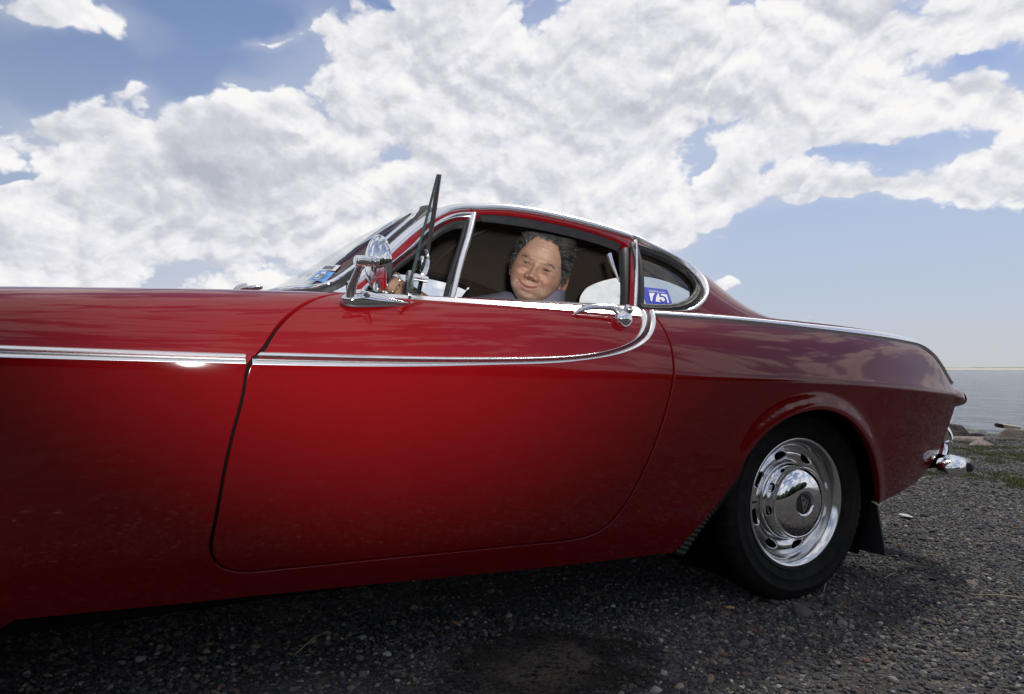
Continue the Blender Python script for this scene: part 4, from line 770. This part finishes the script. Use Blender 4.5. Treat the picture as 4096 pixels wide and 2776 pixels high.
for k in range(4):
    c0=np.array([-.97,-.53+.02*k,.45]); V,F=skin_mesh([c0,c0+np.array([-.03,0,.004]),c0+np.array([-.055,0,-.006]),c0+np.array([-.068,0,-.022])],[(0,1),(1,2),(2,3)],[.010,.0095,.0088,.0075]); addb(V,F,base*.8)
body=build('body',np.vstack(BV),BF,SK,man,tint=np.vstack(BCc))
# eyes: narrowed, almond openings on the eyeball
EYE=mat('eye_surface',rough=.06,tint=True,coat=1)
for s_ in (-1,1):
    V,F=[],[]; n=40; mm=7
    for i in range(n):
        u=-1+2*i/(n-1)
        for j in range(mm):
            v=-1+2*j/(mm-1); hh=.0021*(1-abs(u)**2.2)**.8; V.append((s_*.0325+.0135*u,0.0,.0018+hh*v-.0008*u*u))
    V=np.array(V); yy=np.interp(np.abs(V[:,0]),[.018,.0325,.047],[.0870,.0858,.0790]); V[:,1]=yy-.0004
    cc=np.tile(np.array([.10,.065,.055]),(len(V),1)); rI=np.hypot(V[:,0]-s_*.0325+.002,V[:,2]-.0018); cc[rI<.0058]=(.035,.018,.010); cc[rI<.0026]=(.004,.004,.004)
    for i in range(n-1):
        for j in range(mm-1): F.append((i*mm+j,(i+1)*mm+j,(i+1)*mm+j+1,i*mm+j+1))
    build('eye',hw(V),F,EYE,man,tint=cc)
# strands of hair: tapered tubes that leave the scalp and bend with the combing direction
def strands(name,roots,dirs,length,width,cols,seg=5,curl=.006,parent=man):
    V=[];F=[];K=[]
    for r,d,l,w,c in zip(roots,dirs,length,width,cols):
        d=unit(d); a=unit(np.cross(d,np.array([.3,.5,.8]))); g=np.cross(d,a); ph=rng.uniform(0,6.28); b0=len(V); fr_=rng.uniform(3.,6.)
        for s in range(seg+1):
            f=s/seg; p=r+d*l*f+(a*math.sin(ph+fr_*f)-a*math.sin(ph)+g*math.cos(ph+fr_*f)*.6-g*math.cos(ph)*.6)*curl*f-r/ max(np.linalg.norm(r),1e-6)*(l*f*f*.30)
            ww=w*(1-f*.85)
            for q in range(3): V.append(p+(a*math.cos(q*2.094)+g*math.sin(q*2.094))*ww); K.append(c)
        for s in range(seg):
            for q in range(3): F.append((b0+s*3+q,b0+s*3+(q+1)%3,b0+s*3+3+(q+1)%3,b0+s*3+3+q))
    return build(name,hw(np.array(V)),F,HM,parent,tint=np.array(K))
def hairline(th):     # lowest latitude (local z) with hair for an azimuth from the face
    a=np.abs(np.degrees(th)); return np.interp(a,[0,20,34,44,52,60,70,80,92,104,120,135,180],[.083,.084,.080,.064,.044,.022,.000,-.022,-.030,-.012,-.050,-.085,-.09])
jit=np.array([mnoise.noise(Vector((p*60,q_*60,w*60))) for p,q_,w in zip(X.ravel(),Y.ravel(),Z.ravel())]).reshape(X.shape)*.006
HLn=hairline(TH)+jit; ok=Z>HLn+.007; V=np.stack([X,Y,Z],-1).reshape(-1,3); cen_=np.array([0,-.015,.01]); infl=.006*np.clip((Z-HLn).ravel()/.03,0,1); Vh=V+unit(V-cen_)*infl[:,None]
sel=ok.ravel(); capF=[f for f in HF if all(sel[i] for i in f)]; used=sorted({i for f in capF for i in f}); rm={u:i for i,u in enumerate(used)}
build('hair_base',hw(Vh[used]),[tuple(rm[i] for i in f) for f in capF],HM,man,tint=np.tile(np.array([.018,.016,.016]),(len(used),1)))
roots=[];dirs=[];ln=[];wd=[];cl=[]
sel2=(Z>HLn-.002).ravel(); cand=np.where(sel2)[0]; wts=np.cos(PH).ravel()[cand]; wts=wts/wts.sum()
for i in rng.choice(cand,15000,p=wts):
    r=Vh[i]; n_=unit(r-cen_); a=abs(math.degrees(math.atan2(r[0],r[1]))); clump=mnoise.noise(Vector(r*55)); c2=mnoise.noise(Vector(r*55)+Vector((9,2,4)))
    if r[2]>.062 and r[1]>-.05:  flow=np.array([.60,-.70,.35]); o_=.62                # top, swept back and to the side
    elif a<112: flow=np.array([0,-.95,.10 if r[2]>.02 else -.45]); o_=.32             # temples, combed back over the ear
    else: flow=np.array([0,-.25,-.9]); o_=.35
    flow=flow-n_*(flow@n_); d=unit(flow)*(1-o_*.5)+n_*o_+np.array([clump*.55,c2*.35,clump*.35])+rng.normal(0,.10,3)
    near=float(np.clip((r[2]-HLn.ravel()[i])/.02,.25,1))
    roots.append(r-n_*.002); dirs.append(d); ln.append(rng.uniform(.026,.046)*(.55+.45*near)*(1.0 if r[2]>.05 else .8)); wd.append(rng.uniform(.0005,.0010))
    g=rng.choice([.014,.03,.06,.13,.26],p=[.29,.27,.21,.14,.09])*(1+.5*clump); cl.append((g,g*.97,g*.98))
strands('hair',roots,dirs,ln,wd,cl,curl=.007)
for s_ in (-1,1):
    roots=[];dirs=[];ln=[];wd=[];cl=[]
    for k in range(100):
        u=rng.uniform(0,1); x=s_*(.012+.038*u); z=.0205+.006*math.sin(u*2.6)-.006*u+rng.normal(0,.0018); i=int(np.argmin((X-x)**2+(Z-z)**2+(Y<0)*9)); r=V[i]
        roots.append(r+np.array([0,-.001,0])); dirs.append(np.array([s_*.95,.12,.10-.45*u])+rng.normal(0,.10,3)); ln.append(rng.uniform(.007,.012)); wd.append(.00045); g=rng.choice([.04,.08,.14]); cl.append((g,g*.85,g*.75))
    strands('eyebrow',roots,dirs,ln,wd,cl,curl=.001,seg=3)
# clothes
V,F=skin_mesh([(-.60,-.33,.44),(-.60,-.33,.60),(-.63,-.32,.76),(-.655,-.31,.855),(-.70,-.19,.92),(-.80,-.15,.945),(-.945,-.188,.895),(-.66,-.44,.84),(-.69,-.51,.78),(-.715,-.55,.62)],[(0,1),(1,2),(2,3),(3,4),(4,5),(5,6),(3,7),(7,8),(8,9)],[.16,.165,.16,.11,.080,.066,.060,.085,.068,.060],3)
fold=np.array([mnoise.noise(Vector((a*16,c*16,d*9)))+.5*mnoise.noise(Vector((a*34,c*30,d*30))) for a,c,d in V]); V=V+unit(V-V.mean(0))*fold[:,None]*.014
build('shirt',V,F,SHIRT,man)
P=[nk*.62+np.array([-.675,-.315,.90])*.38+.077*(np.array([1,0,0.12])*math.cos(a)+np.array([0,1.,-.1])*math.sin(a)) for a in np.linspace(0,2*math.pi,30,endpoint=False)]
sweep('collar',P,np.tile(np.array([0,0,1.]),(30,1)),[(-.004,-.03),(-.006,.012),(.0,.018),(.006,.012),(.004,-.03)],SHIRT,man,closed=True)
V,F=skin_mesh([(-.60,-.33,.45),(-.66,-.42,.47),(-1.05,-.47,.52),(-1.42,-.46,.34),(-.66,-.24,.47),(-1.05,-.22,.52),(-1.42,-.24,.34)],[(0,1),(1,2),(2,3),(0,4),(4,5),(5,6)],[.16,.10,.075,.055,.10,.075,.055]); build('trousers',V,F,TR,man)
# bracelet: chain links round the wrist
br=empty('bracelet',(0,0,0),man); axw=unit(np.array(vs[4])-np.array(elb)); u1=unit(np.cross(axw,np.array([0,0,1.]))); u2=np.cross(axw,u1); nl=16
wc_=wr-axw*.004
for k in range(nl):
    a=2*math.pi*k/nl; ctr=wc_+.0335*(u1*math.cos(a)+u2*math.sin(a)); tg=-u1*math.sin(a)+u2*math.cos(a); nn=axw if k%2 else unit(u1*math.cos(a)+u2*math.sin(a)+axw*.6)
    bb=unit(nn-tg*(nn@tg)); ring=[ctr+tg*.0088*math.cos(q)+bb*.0045*math.sin(q) for q in np.linspace(0,2*math.pi,14,endpoint=False)]
    sweep('chain_link',ring,np.tile(np.cross(tg,bb),(14,1)),circ(.0013,6),M['gold'],br,closed=True)
# ------------------------------------------------------------------ ground, shore, sea
SHN=np.array([.766,.643])
def gz(x,y):
    x=np.asarray(x,float); y=np.asarray(y,float); c=x*SHN[0]+y*SHN[1]
    z=-.018*np.clip(x,-5,10)-.012*np.clip(x,0,1)*0
    k=np.clip((c-8.4)/3.0,0,1); return z-1.6*k*k*(3-2*k)
def ax(lo,hi,near,n):
    u=np.linspace(-1,1,n); s=np.sinh(u*7.2)/np.sinh(7.2); return s*hi+near
gx=np.unique(np.r_[ax(0,2600,0,90),np.arange(-6,13,.12)]); gy=np.unique(np.r_[ax(0,2600,0,90),np.arange(-5,10,.12)])
GXX,GYY=np.meshgrid(gx,gy,indexing='ij'); Z=gz(GXX,GYY); near=np.exp(-((GXX-1)/9)**4-((GYY)/9)**4)
nz_=np.array([mnoise.noise(Vector((a*1.3,c*1.3,0)))+.5*mnoise.noise(Vector((a*4.1,c*4.1,3))) for a,c in zip(GXX.ravel(),GYY.ravel())]).reshape(Z.shape); Z=Z+nz_*.008*near
gm=bpy.data.materials.new('shingle_ground'); gm.use_nodes=True; q=NB(gm.node_tree); p=gm.node_tree.nodes['Principled BSDF']; p.inputs['Roughness'].default_value=.85; p.inputs['Specular IOR Level'].default_value=.3
cd=q.n('ShaderNodeTexCoord').outputs['Object']
def vor(scale,feat='F1'):
    v=q.n('ShaderNodeTexVoronoi',feature=feat); q.L(cd,v.inputs['Vector']); v.inputs['Scale'].default_value=scale; return v
v1=vor(85); v2=vor(230); v3=vor(30)
sep=q.n('ShaderNodeSeparateColor'); q.L(v1.outputs['Color'],sep.inputs[0]); sep2=q.n('ShaderNodeSeparateColor'); q.L(v2.outputs['Color'],sep2.inputs[0])
stops=[(0,(.045,.047,.053)),(.35,(.070,.072,.080)),(.6,(.085,.083,.083)),(.8,(.12,.105,.09)),(.93,(.20,.17,.13)),(1,(.38,.36,.33))]
c1=q.ramp(sep.outputs[0],stops); c2=q.ramp(sep2.outputs[0],[(0,(.028,.027,.027)),(.5,(.055,.050,.046)),(1,(.10,.09,.08))])
c=q.mix(q.ss(q.noise(cd,7,4,.6),.40,.60),c2,c1)
big=q.noise(cd,.55,4,.6); c=q.mix(1.0,c,q.ramp(big,[(.3,(.75,.75,.78)),(.7,(1.15,1.1,1.05))]),'MULTIPLY')
sp=q.n('ShaderNodeSeparateXYZ'); q.L(cd,sp.inputs[0])
wx_=q.m('ADD',sp.outputs[0],q.m('MULTIPLY',q.m('SUBTRACT',q.noise(cd,7,6,.7),.5),.52)); wy_=q.m('ADD',sp.outputs[1],q.m('MULTIPLY',q.m('SUBTRACT',q.noise(q.vm('ADD',cd,(5,3,0)),7,6,.7),.5),.52))
def ell(cx_,cy_,rx,ry): return q.m('SQRT',q.m('ADD',q.m('POWER',q.m('DIVIDE',q.m('SUBTRACT',wx_,cx_),rx),2),q.m('POWER',q.m('DIVIDE',q.m('SUBTRACT',wy_,cy_),ry),2)))
wet=q.ss(ell(-.93,-.82,.26,.22),1.2,.6); sand=q.ss(ell(-.97,-.80,.15,.14),1.25,.45)
c=q.mix(q.m('MULTIPLY',wet,.95),c,(.012,.009,.007,1)); c=q.mix(q.m('MULTIPLY',sand,.9),c,q.ramp(q.noise(cd,120,5,.7),[(.3,(.055,.042,.034)),(.7,(.12,.095,.078))]))
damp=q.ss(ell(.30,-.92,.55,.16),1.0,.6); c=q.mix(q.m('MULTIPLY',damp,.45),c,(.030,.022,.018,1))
q.L(c,p.inputs['Base Color'])
h=q.m('ADD',q.m('MULTIPLY',v1.outputs['Distance'],-1.0),q.m('MULTIPLY',v2.outputs['Distance'],-.4)); u=q.n('ShaderNodeBump'); u.inputs['Strength'].default_value=.9; u.inputs['Distance'].default_value=.012; q.L(h,u.inputs['Height']); q.L(u.outputs[0],p.inputs['Normal'])
g_=grid('ground',np.stack([GXX,GYY,Z],-1),len(gx),len(gy),gm,None); tag(g_,'grey shingle ground sloping gently down to the sea',kind='structure')
SEA=-.95
wm=bpy.data.materials.new('sea_water'); wm.use_nodes=True; q=NB(wm.node_tree); p=wm.node_tree.nodes['Principled BSDF']; p.inputs['Base Color'].default_value=(.035,.052,.075,1); p.inputs['Roughness'].default_value=.18; p.inputs['IOR'].default_value=1.33
cd=q.n('ShaderNodeTexCoord').outputs['Object']; st_=q.vm('MULTIPLY',cd,(.55,1.0,1.0))
rot=q.n('ShaderNodeMapping'); q.L(cd,rot.inputs[0]); rot.inputs[2].default_value=(0,0,R_(50)); rot.inputs[3].default_value=(1.0,.45,1)
hh=q.m('ADD',q.noise(rot.outputs[0],.35,6,.62,.4),q.m('MULTIPLY',q.noise(rot.outputs[0],1.6,6,.65,.3),.34)); u=q.n('ShaderNodeBump'); u.inputs['Strength'].default_value=1.0; u.inputs['Distance'].default_value=1.1; q.L(hh,u.inputs['Height']); q.L(u.outputs[0],p.inputs['Normal'])
sea=build('sea',[(-5000,-60,SEA),(5000,-5000,SEA),(5000,5000,SEA),(-5000,5000,SEA)],[(0,1,2,3)],wm,None); tag(sea,'grey blue rippled sea reaching to the far shore',kind='structure')
# far shore: a low sand bar with scrub on top
sand=mat('pale_sand',(.50,.44,.35),.9,var=.15,vscale=.02); scrub=mat('far_scrub',(.075,.095,.045),.9,var=.3,vscale=.05)
def shore(name,d0,d1,z0,z1,mt,seed,amp):
    V=[];n=400
    for i in range(n):
        a=R_(-70+190*i/(n-1)); hgt=z1+amp*(mnoise.noise(Vector((i*.09,seed,0)))+.6*mnoise.noise(Vector((i*.5,seed,1))))
        for d,z in ((d0,z0),(d0+40,z0+(hgt-z0)*.45),(d0+90,hgt),(d1,hgt),(d1+40,z0)): V.append((math.sin(a)*d,math.cos(a)*d,z))
    return grid(name,V,n,5,mt,None)
tag(shore('far_beach',1300,1420,SEA-.3,2.2,sand,1,.25),'pale sand strip of the far shore on the horizon',kind='structure')
tag(shore('far_dunes',1385,1600,1.0,3.1,scrub,2,.9),'low green scrub along the far shore',kind='structure')
# ---- gravel: loose stones scattered over the sheet
gr=bpy.data.materials.new('gravel_stone'); gr.use_nodes=True; q=NB(gr.node_tree); p=gr.node_tree.nodes['Principled BSDF']; p.inputs['Roughness'].default_value=.75; p.inputs['Specular IOR Level'].default_value=.35
at=q.n('ShaderNodeAttribute',attribute_type='INSTANCER',attribute_name='shade'); cd=q.n('ShaderNodeTexCoord').outputs['Object']
q.L(q.mix(1.0,at.outputs[0],q.ramp(q.noise(cd,3.0,5,.65),[(.3,(.72,.72,.72)),(.7,(1.25,1.22,1.18))]),'MULTIPLY'),p.inputs['Base Color'])
u=q.n('ShaderNodeBump'); u.inputs['Strength'].default_value=.4; u.inputs['Distance'].default_value=.1; q.L(q.noise(cd,5,5,.6),u.inputs['Height']); q.L(u.outputs[0],p.inputs['Normal'])
src=bpy.data.collections.new('stone_shapes')
V0,F0=ico(2)
for k in range(8):
    r_=np.random.default_rng(50+k); sc_=np.array([1,r_.uniform(.6,.95),r_.uniform(.35,.7)]); V=V0.copy()
    V=V*(1+.28*np.array([mnoise.noise(Vector(v*1.1)+Vector((k*9,0,0))) for v in V])[:,None]+.10*np.array([mnoise.noise(Vector(v*2.7)+Vector((k*7,4,0))) for v in V])[:,None])
    if k%2:      # chipped, flat-faced stones
        for _ in range(7):
            n_=unit(r_.normal(size=3)); d=r_.uniform(.55,.8); e_=V@n_-d; V=V-np.clip(e_,0,None)[:,None]*n_
    V=V*sc_; me=bpy.data.meshes.new('stone_shape'); me.from_pydata(V.tolist(),[],F0); me.materials.append(gr)
    if k%2==0: me.polygons.foreach_set('use_smooth',[True]*len(F0))
    else: me.polygons.foreach_set('use_smooth',[True]*len(F0)); me.set_sharp_from_angle(angle=R_(28))
    src.objects.link(bpy.data.objects.new('stone_shape',me))
def scatter(n,fn,smin,smax,pw):
    x,y=fn(n); s=smin*(1+(smax/smin-1)*rng.random(n)**pw); return x,y,s
def areaA(n): return rng.uniform(-2.6,2.6,n),rng.uniform(-1.75,.35,n)
def areaB(n):
    d=rng.uniform(0,1,n)**.8*8.6+1.6; a=np.radians(rng.uniform(38,92,n)); return -1.6+d*np.sin(a),-2.2+d*np.cos(a)
def areaC(n): return rng.uniform(-5,3,n),rng.uniform(-4.5,3.5,n)
parts=[scatter(150000,areaA,.0016,.0085,2.6),scatter(9000,areaA,.005,.011,2.2),scatter(160,areaA,.011,.019,2.0),scatter(105000,areaB,.003,.011,2.4),scatter(5200,areaB,.008,.020,2.6),scatter(120,areaB,.016,.032,2.0),scatter(26000,areaC,.005,.014,2.0)]
x,y,s=[np.concatenate(v) for v in zip(*parts)]; c_=x*SHN[0]+y*SHN[1]
# fine, stone-poor ground: the sandy patch and the worn lanes
lane=np.array([mnoise.noise(Vector((a*2.1,b_*2.1,9)))+.5*mnoise.noise(Vector((a*6,b_*6,2))) for a,b_ in zip(x,y)])
dist=((x+.96)/.20)**2+((y+.80)/.19)**2
keepm=(c_<8.6)&~((dist<1+lane*.8)&(rng.random(len(x))<.72))&~((lane<-.18)&(rng.random(len(x))<.6)&(y<.3))
x,y,s,lane=x[keepm],y[keepm],s[keepm],lane[keepm]; n=len(x)
z=gz(x,y)+np.array([(mnoise.noise(Vector((a*1.3,b_*1.3,0)))+.5*mnoise.noise(Vector((a*4.1,b_*4.1,3))))*.008 for a,b_ in zip(x,y)])+s*.22
tone=np.array([(.034,.036,.044),(.050,.053,.062),(.070,.070,.074),(.095,.090,.086),(.125,.108,.09),(.17,.14,.105),(.21,.195,.175),(.33,.325,.31),(.12,.062,.042)])
pick=rng.choice(len(tone),n,p=[.21,.23,.20,.12,.09,.07,.05,.01,.02]); shade=tone[pick]*rng.uniform(.85,1.8,(n,1))
wetd=((x+.93)/.30)**2+((y+.82)/.22)**2+lane*.9
shade*=np.where(wetd<1,.20,np.where(wetd<1.35,.45,1))[:,None]
pm=bpy.data.meshes.new('gravel'); pm.from_pydata(np.stack([x,y,z],-1).tolist(),[],[])
def attr(nm,ty,val,key='value'):
    a=pm.attributes.new(nm,ty,'POINT'); a.data.foreach_set(key,np.asarray(val,np.float32 if ty!='INT' else np.int32).ravel())
attr('scl','FLOAT',s); attr('rot','FLOAT_VECTOR',np.stack([rng.normal(0,.35,n),rng.normal(0,.35,n),rng.uniform(0,6.28,n)],-1),'vector'); attr('pick','INT',rng.integers(0,8,n)); attr('shade','FLOAT_COLOR',np.c_[shade,np.ones(n)],'color')
gv=bpy.data.objects.new('gravel',pm); COL.objects.link(gv); tag(gv,'loose grey and tan gravel covering the ground round the car',kind='stuff')
ng=bpy.data.node_groups.new('scatter_stones','GeometryNodeTree'); ng.interface.new_socket('Geometry',in_out='INPUT',socket_type='NodeSocketGeometry'); ng.interface.new_socket('Geometry',in_out='OUTPUT',socket_type='NodeSocketGeometry')
q=NB(ng); a=q.n('NodeGroupInput'); o=q.n('NodeGroupOutput'); ip=q.n('GeometryNodeInstanceOnPoints'); ci=q.n('GeometryNodeCollectionInfo'); ci.inputs['Collection'].default_value=src; ci.inputs['Separate Children'].default_value=True; ci.inputs['Reset Children'].default_value=True
def na_(nm,ty):
    x_=q.n('GeometryNodeInputNamedAttribute',data_type=ty); x_.inputs[0].default_value=nm; return next(k for k in x_.outputs if k.enabled and k.name=='Attribute')
q.L(a.outputs[0],ip.inputs['Points']); q.L(ci.outputs[0],ip.inputs['Instance']); ip.inputs['Pick Instance'].default_value=True; q.L(na_('pick','INT'),ip.inputs['Instance Index'])
er=q.n('FunctionNodeEulerToRotation'); q.L(na_('rot','FLOAT_VECTOR'),er.inputs[0]); q.L(er.outputs[0],ip.inputs['Rotation']); q.L(na_('scl','FLOAT'),ip.inputs['Scale']); q.L(ip.outputs[0],o.inputs[0])
gv.modifiers.new('scatter','NODES').node_group=ng
# ---- boulders along the shore
def rockmat(nm,col):
    m=mat(nm,col,.85,var=.45,vscale=6,bump=.9,bscale=26,bdist=.02); q=NB(m.node_tree); p=m.node_tree.nodes['Principled BSDF']; l=p.inputs['Base Color'].links[0].from_socket; cd=q.n('ShaderNodeTexCoord').outputs['Object']
    v=q.n('ShaderNodeTexVoronoi',feature='DISTANCE_TO_EDGE'); q.L(q.vm('ADD',cd,q.vm('MULTIPLY',q.n('ShaderNodeTexNoise').outputs[1],(.1,.1,.1))),v.inputs['Vector']); v.inputs['Scale'].default_value=6
    c=q.mix(q.ss(v.outputs['Distance'],.0,.05,.75,0),l,(.03,.026,.022,1)); c=q.mix(q.ss(q.noise(cd,4.5,5,.65),.50,.66,0,.75),c,(.075,.080,.030,1)); q.L(c,p.inputs['Base Color']); return m
RM=[rockmat('brown_rock',(.15,.12,.095)),rockmat('pinkish_rock',(.22,.165,.135)),rockmat('grey_rock',(.155,.15,.14))]
def rock(name,label,x,y,top,sx,sy,sz,rz,mi,seed,group='boulders along the shore'):
    V,F=ico(5); r_=np.random.default_rng(seed); o=Vector((seed*3.7,1,2))
    V=V*(1+.22*np.array([mnoise.noise(Vector(v*1.2)+o) for v in V])[:,None]+.07*np.array([mnoise.noise(Vector(v*3.5)+o) for v in V])[:,None]+.045*np.array([mnoise.noise(Vector(v*9)+o) for v in V])[:,None])
    for _ in range(14):
        n_=unit(r_.normal(size=3)*[1,1,.6]); d=r_.uniform(.55,.88); e_=V@n_-d; V=V-np.clip(e_,0,None)[:,None]*n_*.85
    V=V*np.array([sx,sy,sz]); V[:,2]-=V[:,2].max(); ob=build(name,V,F,RM[mi],None,sharp=60); ob.location=(x,y,top); ob.rotation_euler=(0,0,R_(rz)); return tag(ob,label,'rock',group)

# ---- the wood inland, behind where the photographer stood (it shows in the hubcap and the paint)
FW=mat('wood_foliage',(.045,.060,.028),.9,var=.45,vscale=1.2,bump=1.0,bscale=3,bdist=.3); V=[];F=[];v0,f0=ico(2); k=0
for i in range(260):
    a=R_(128+190*i/259+rng.normal(0,1)); d=rng.uniform(42,62); r_=rng.uniform(2.2,4.2); hgt=rng.uniform(1.5,5.0)
    v=v0*(1+.35*np.array([mnoise.noise(Vector(p*1.7)+Vector((i,0,0))) for p in v0])[:,None])*np.array([r_,r_,r_*.9])+np.array([-1.8+math.sin(a)*d,-2+math.cos(a)*d,hgt]); V.append(v); F+=[tuple(q+k for q in f) for f in f0]; k+=len(v)
tag(build('wood',np.vstack(V),F,FW,None),'dark green wood inland, mirrored in the hubcap',kind='stuff')
rock('boulder','rounded dark brown boulder just behind the chrome bumper horn',7.02,3,0.055,0.288,0.264,0.325,10,0,3)
rock('boulder','thin flat stone at the water edge between two bigger rocks',7.62,3.12,-0.055,0.36,0.192,0.125,-30,2,5)
rock('boulder','tilted brown slab below the thin flat stone',6.78,2.66,-0.085,0.288,0.192,0.175,-10,1,8)
rock('boulder','largest mossy brown rock with a wooden beam lying on it',7.98,2.66,-0.025,0.792,0.48,0.4,-27,0,11)
rock('boulder','low pinkish rock in front of the largest mossy rock',6.36,2.16,-0.06,0.324,0.24,0.188,-20,1,14)
rock('boulder','smooth grey rock half out of the picture, above the smallest one',7.03,1.98,-0.065,0.264,0.204,0.175,0,2,17)
rock('boulder','smallest grey rock cut off by the edge of the picture',6.52,1.78,-0.08,0.168,0.144,0.15,30,2,21)
WD=mat('weathered_wood',(.42,.34,.24),.8,var=.22,vscale=14,bump=.5,bscale=60); CH=mat('charred_wood',(.02,.017,.015),.9,bump=.6,bscale=60)
bmz=tag(empty('wooden_beam',(8.0,2.78,-.050)),'pale wooden beam with a burnt black end on the largest rock','beam'); bmz.rotation_euler=(R_(4),R_(8),R_(-32))
o=box('timber',(-.115,-.06,0),(.085,.06,.050),WD,bmz,.004); o=box('charred_end',(-.185,-.056,.002),(-.117,.056,.051),CH,bmz,.012)
# ---- grass: short tufts between the shingle and the rocks
GM=mat('grass_blade',rough=.7,tint=True,spec=.3); V=[];F=[];K=[]
patches=[(5.55,2.0,.45,.14,1500),(5.35,1.50,.60,.16,2600),(5.2,1.10,.55,.12,1600),(3.62,.80,.34,.10,1700),(3.60,.45,.30,.13,1600),(3.40,.30,.25,.12,900),(3.35,.98,.20,.08,700),(6.3,2.45,.25,.10,600),(6.55,2.30,.3,.10,700),(7.3,2.30,.35,.12,900),(4.55,1.25,.40,.10,700),(6.1,1.95,.35,.12,700),(4.3,.55,.35,.10,500)]
for px,py,ra,rb,nn in patches:
    for _ in range(nn):
        u,v=rng.normal(0,.5),rng.normal(0,.5); x=px+u*ra*.894+v*rb*.448*1.5; y=py-u*ra*.448+v*rb*.894*1.5
        if mnoise.noise(Vector((x*5,y*5,4)))<-.12: continue
        z=float(gz(x,y)); h=rng.uniform(.012,.034); a=rng.uniform(0,6.28); l=rng.normal(0,.5,2)*h; w=rng.uniform(.0012,.0026); b0=len(V); e_=np.array([math.cos(a),math.sin(a)])*w
        V+=[(x-e_[0],y-e_[1],z),(x+e_[0],y+e_[1],z),(x+l[0]*.4+e_[0]*.7,y+l[1]*.4+e_[1]*.7,z+h*.6),(x+l[0]*.4-e_[0]*.7,y+l[1]*.4-e_[1]*.7,z+h*.6),(x+l[0],y+l[1],z+h)]
        F+=[(b0,b0+1,b0+2,b0+3),(b0+3,b0+2,b0+4)]; g=rng.uniform(.7,1.3); c=np.array((.105,.120,.042) if rng.random()<.8 else (.24,.21,.09))*g; K+=[c]*5
tag(build('grass',V,F,GM,None,tint=np.array(K)),'short green grass growing in patches in the shingle',kind='stuff')
# ---- litter
BUT=mat('cigarette_filter',(.42,.20,.06),.8,var=.15,vscale=300); STRAW=mat('dry_straw',(.36,.30,.16),.7); PAP=mat('white_chip',(.42,.42,.40),.7)
def gzz(x,y): return float(gz(x,y))+(mnoise.noise(Vector((x*1.3,y*1.3,0)))+.5*mnoise.noise(Vector((x*4.1,y*4.1,3))))*.008
def butt(label,x,y,rz):
    e_=tag(empty('cigarette_butt',(x,y,gzz(x,y)+.009)),label,'cigarette butt','cigarette butts on the gravel'); e_.rotation_euler=(0,R_(6),R_(rz))
    lathe('filter',[(.0038,-.011),(.0040,-.009),(.0040,.010),(.0034,.011)],BUT,e_,(0,0,0),(1,0,0),n=14); lathe('ash_end',[(.0037,.011),(.0034,.0145),(.002,.016)],PAP,e_,(0,0,0),(1,0,0),n=14)
butt('orange cigarette butt left of the rear tyre, lying level',-.285,-.712,-20); butt('orange cigarette butt nearest below the rear tyre, pointing at the camera',-.200,-.735,60); butt('orange cigarette butt under the door beside the sandy patch',-1.086,-.50,-65)
def straw(label,x,y,rz,l,bend):
    n=9; t=np.linspace(-.5,.5,n); ca,sa=math.cos(R_(rz)),math.sin(R_(rz)); P=[]
    for f in t: u=f*l; v=bend*l*(f*f-.1); xx=x+u*ca-v*sa; yy=y+u*sa+v*ca; P.append((xx,yy,gzz(xx,yy)+.014+.006*math.cos(f*5)))
    tag(tube('straw',P,.0016,STRAW,None,n=6),label,'straw','dry straws on the gravel')
straw('dry straw leaning beside the foot of the rear tyre',.165,-.690,35,.11,.08); straw('short pale straw behind the mud flap',.49,-.705,5,.085,.12); straw('long thin straw lying on the open gravel near the picture edge',.60,-1.02,-48,.20,.1); straw('straw farthest behind the mud flap',.93,-.60,-32,.13,.05); straw('thin straw in the dark gravel under the sill',-1.47,-.47,48,.16,.06)
V,F=ico(2); V=V*np.array([.045,.032,.006])*(1+.3*np.array([mnoise.noise(Vector(v*2)) for v in V])[:,None]); o=build('paper_scrap',V,F,PAP,None,sharp=30); o.location=(1.56,-.05,gzz(1.56,-.05)+.016); o.rotation_euler=(.15,.1,.5); tag(o,'flat white paper scrap on the gravel behind the mud flap','paper scrap')
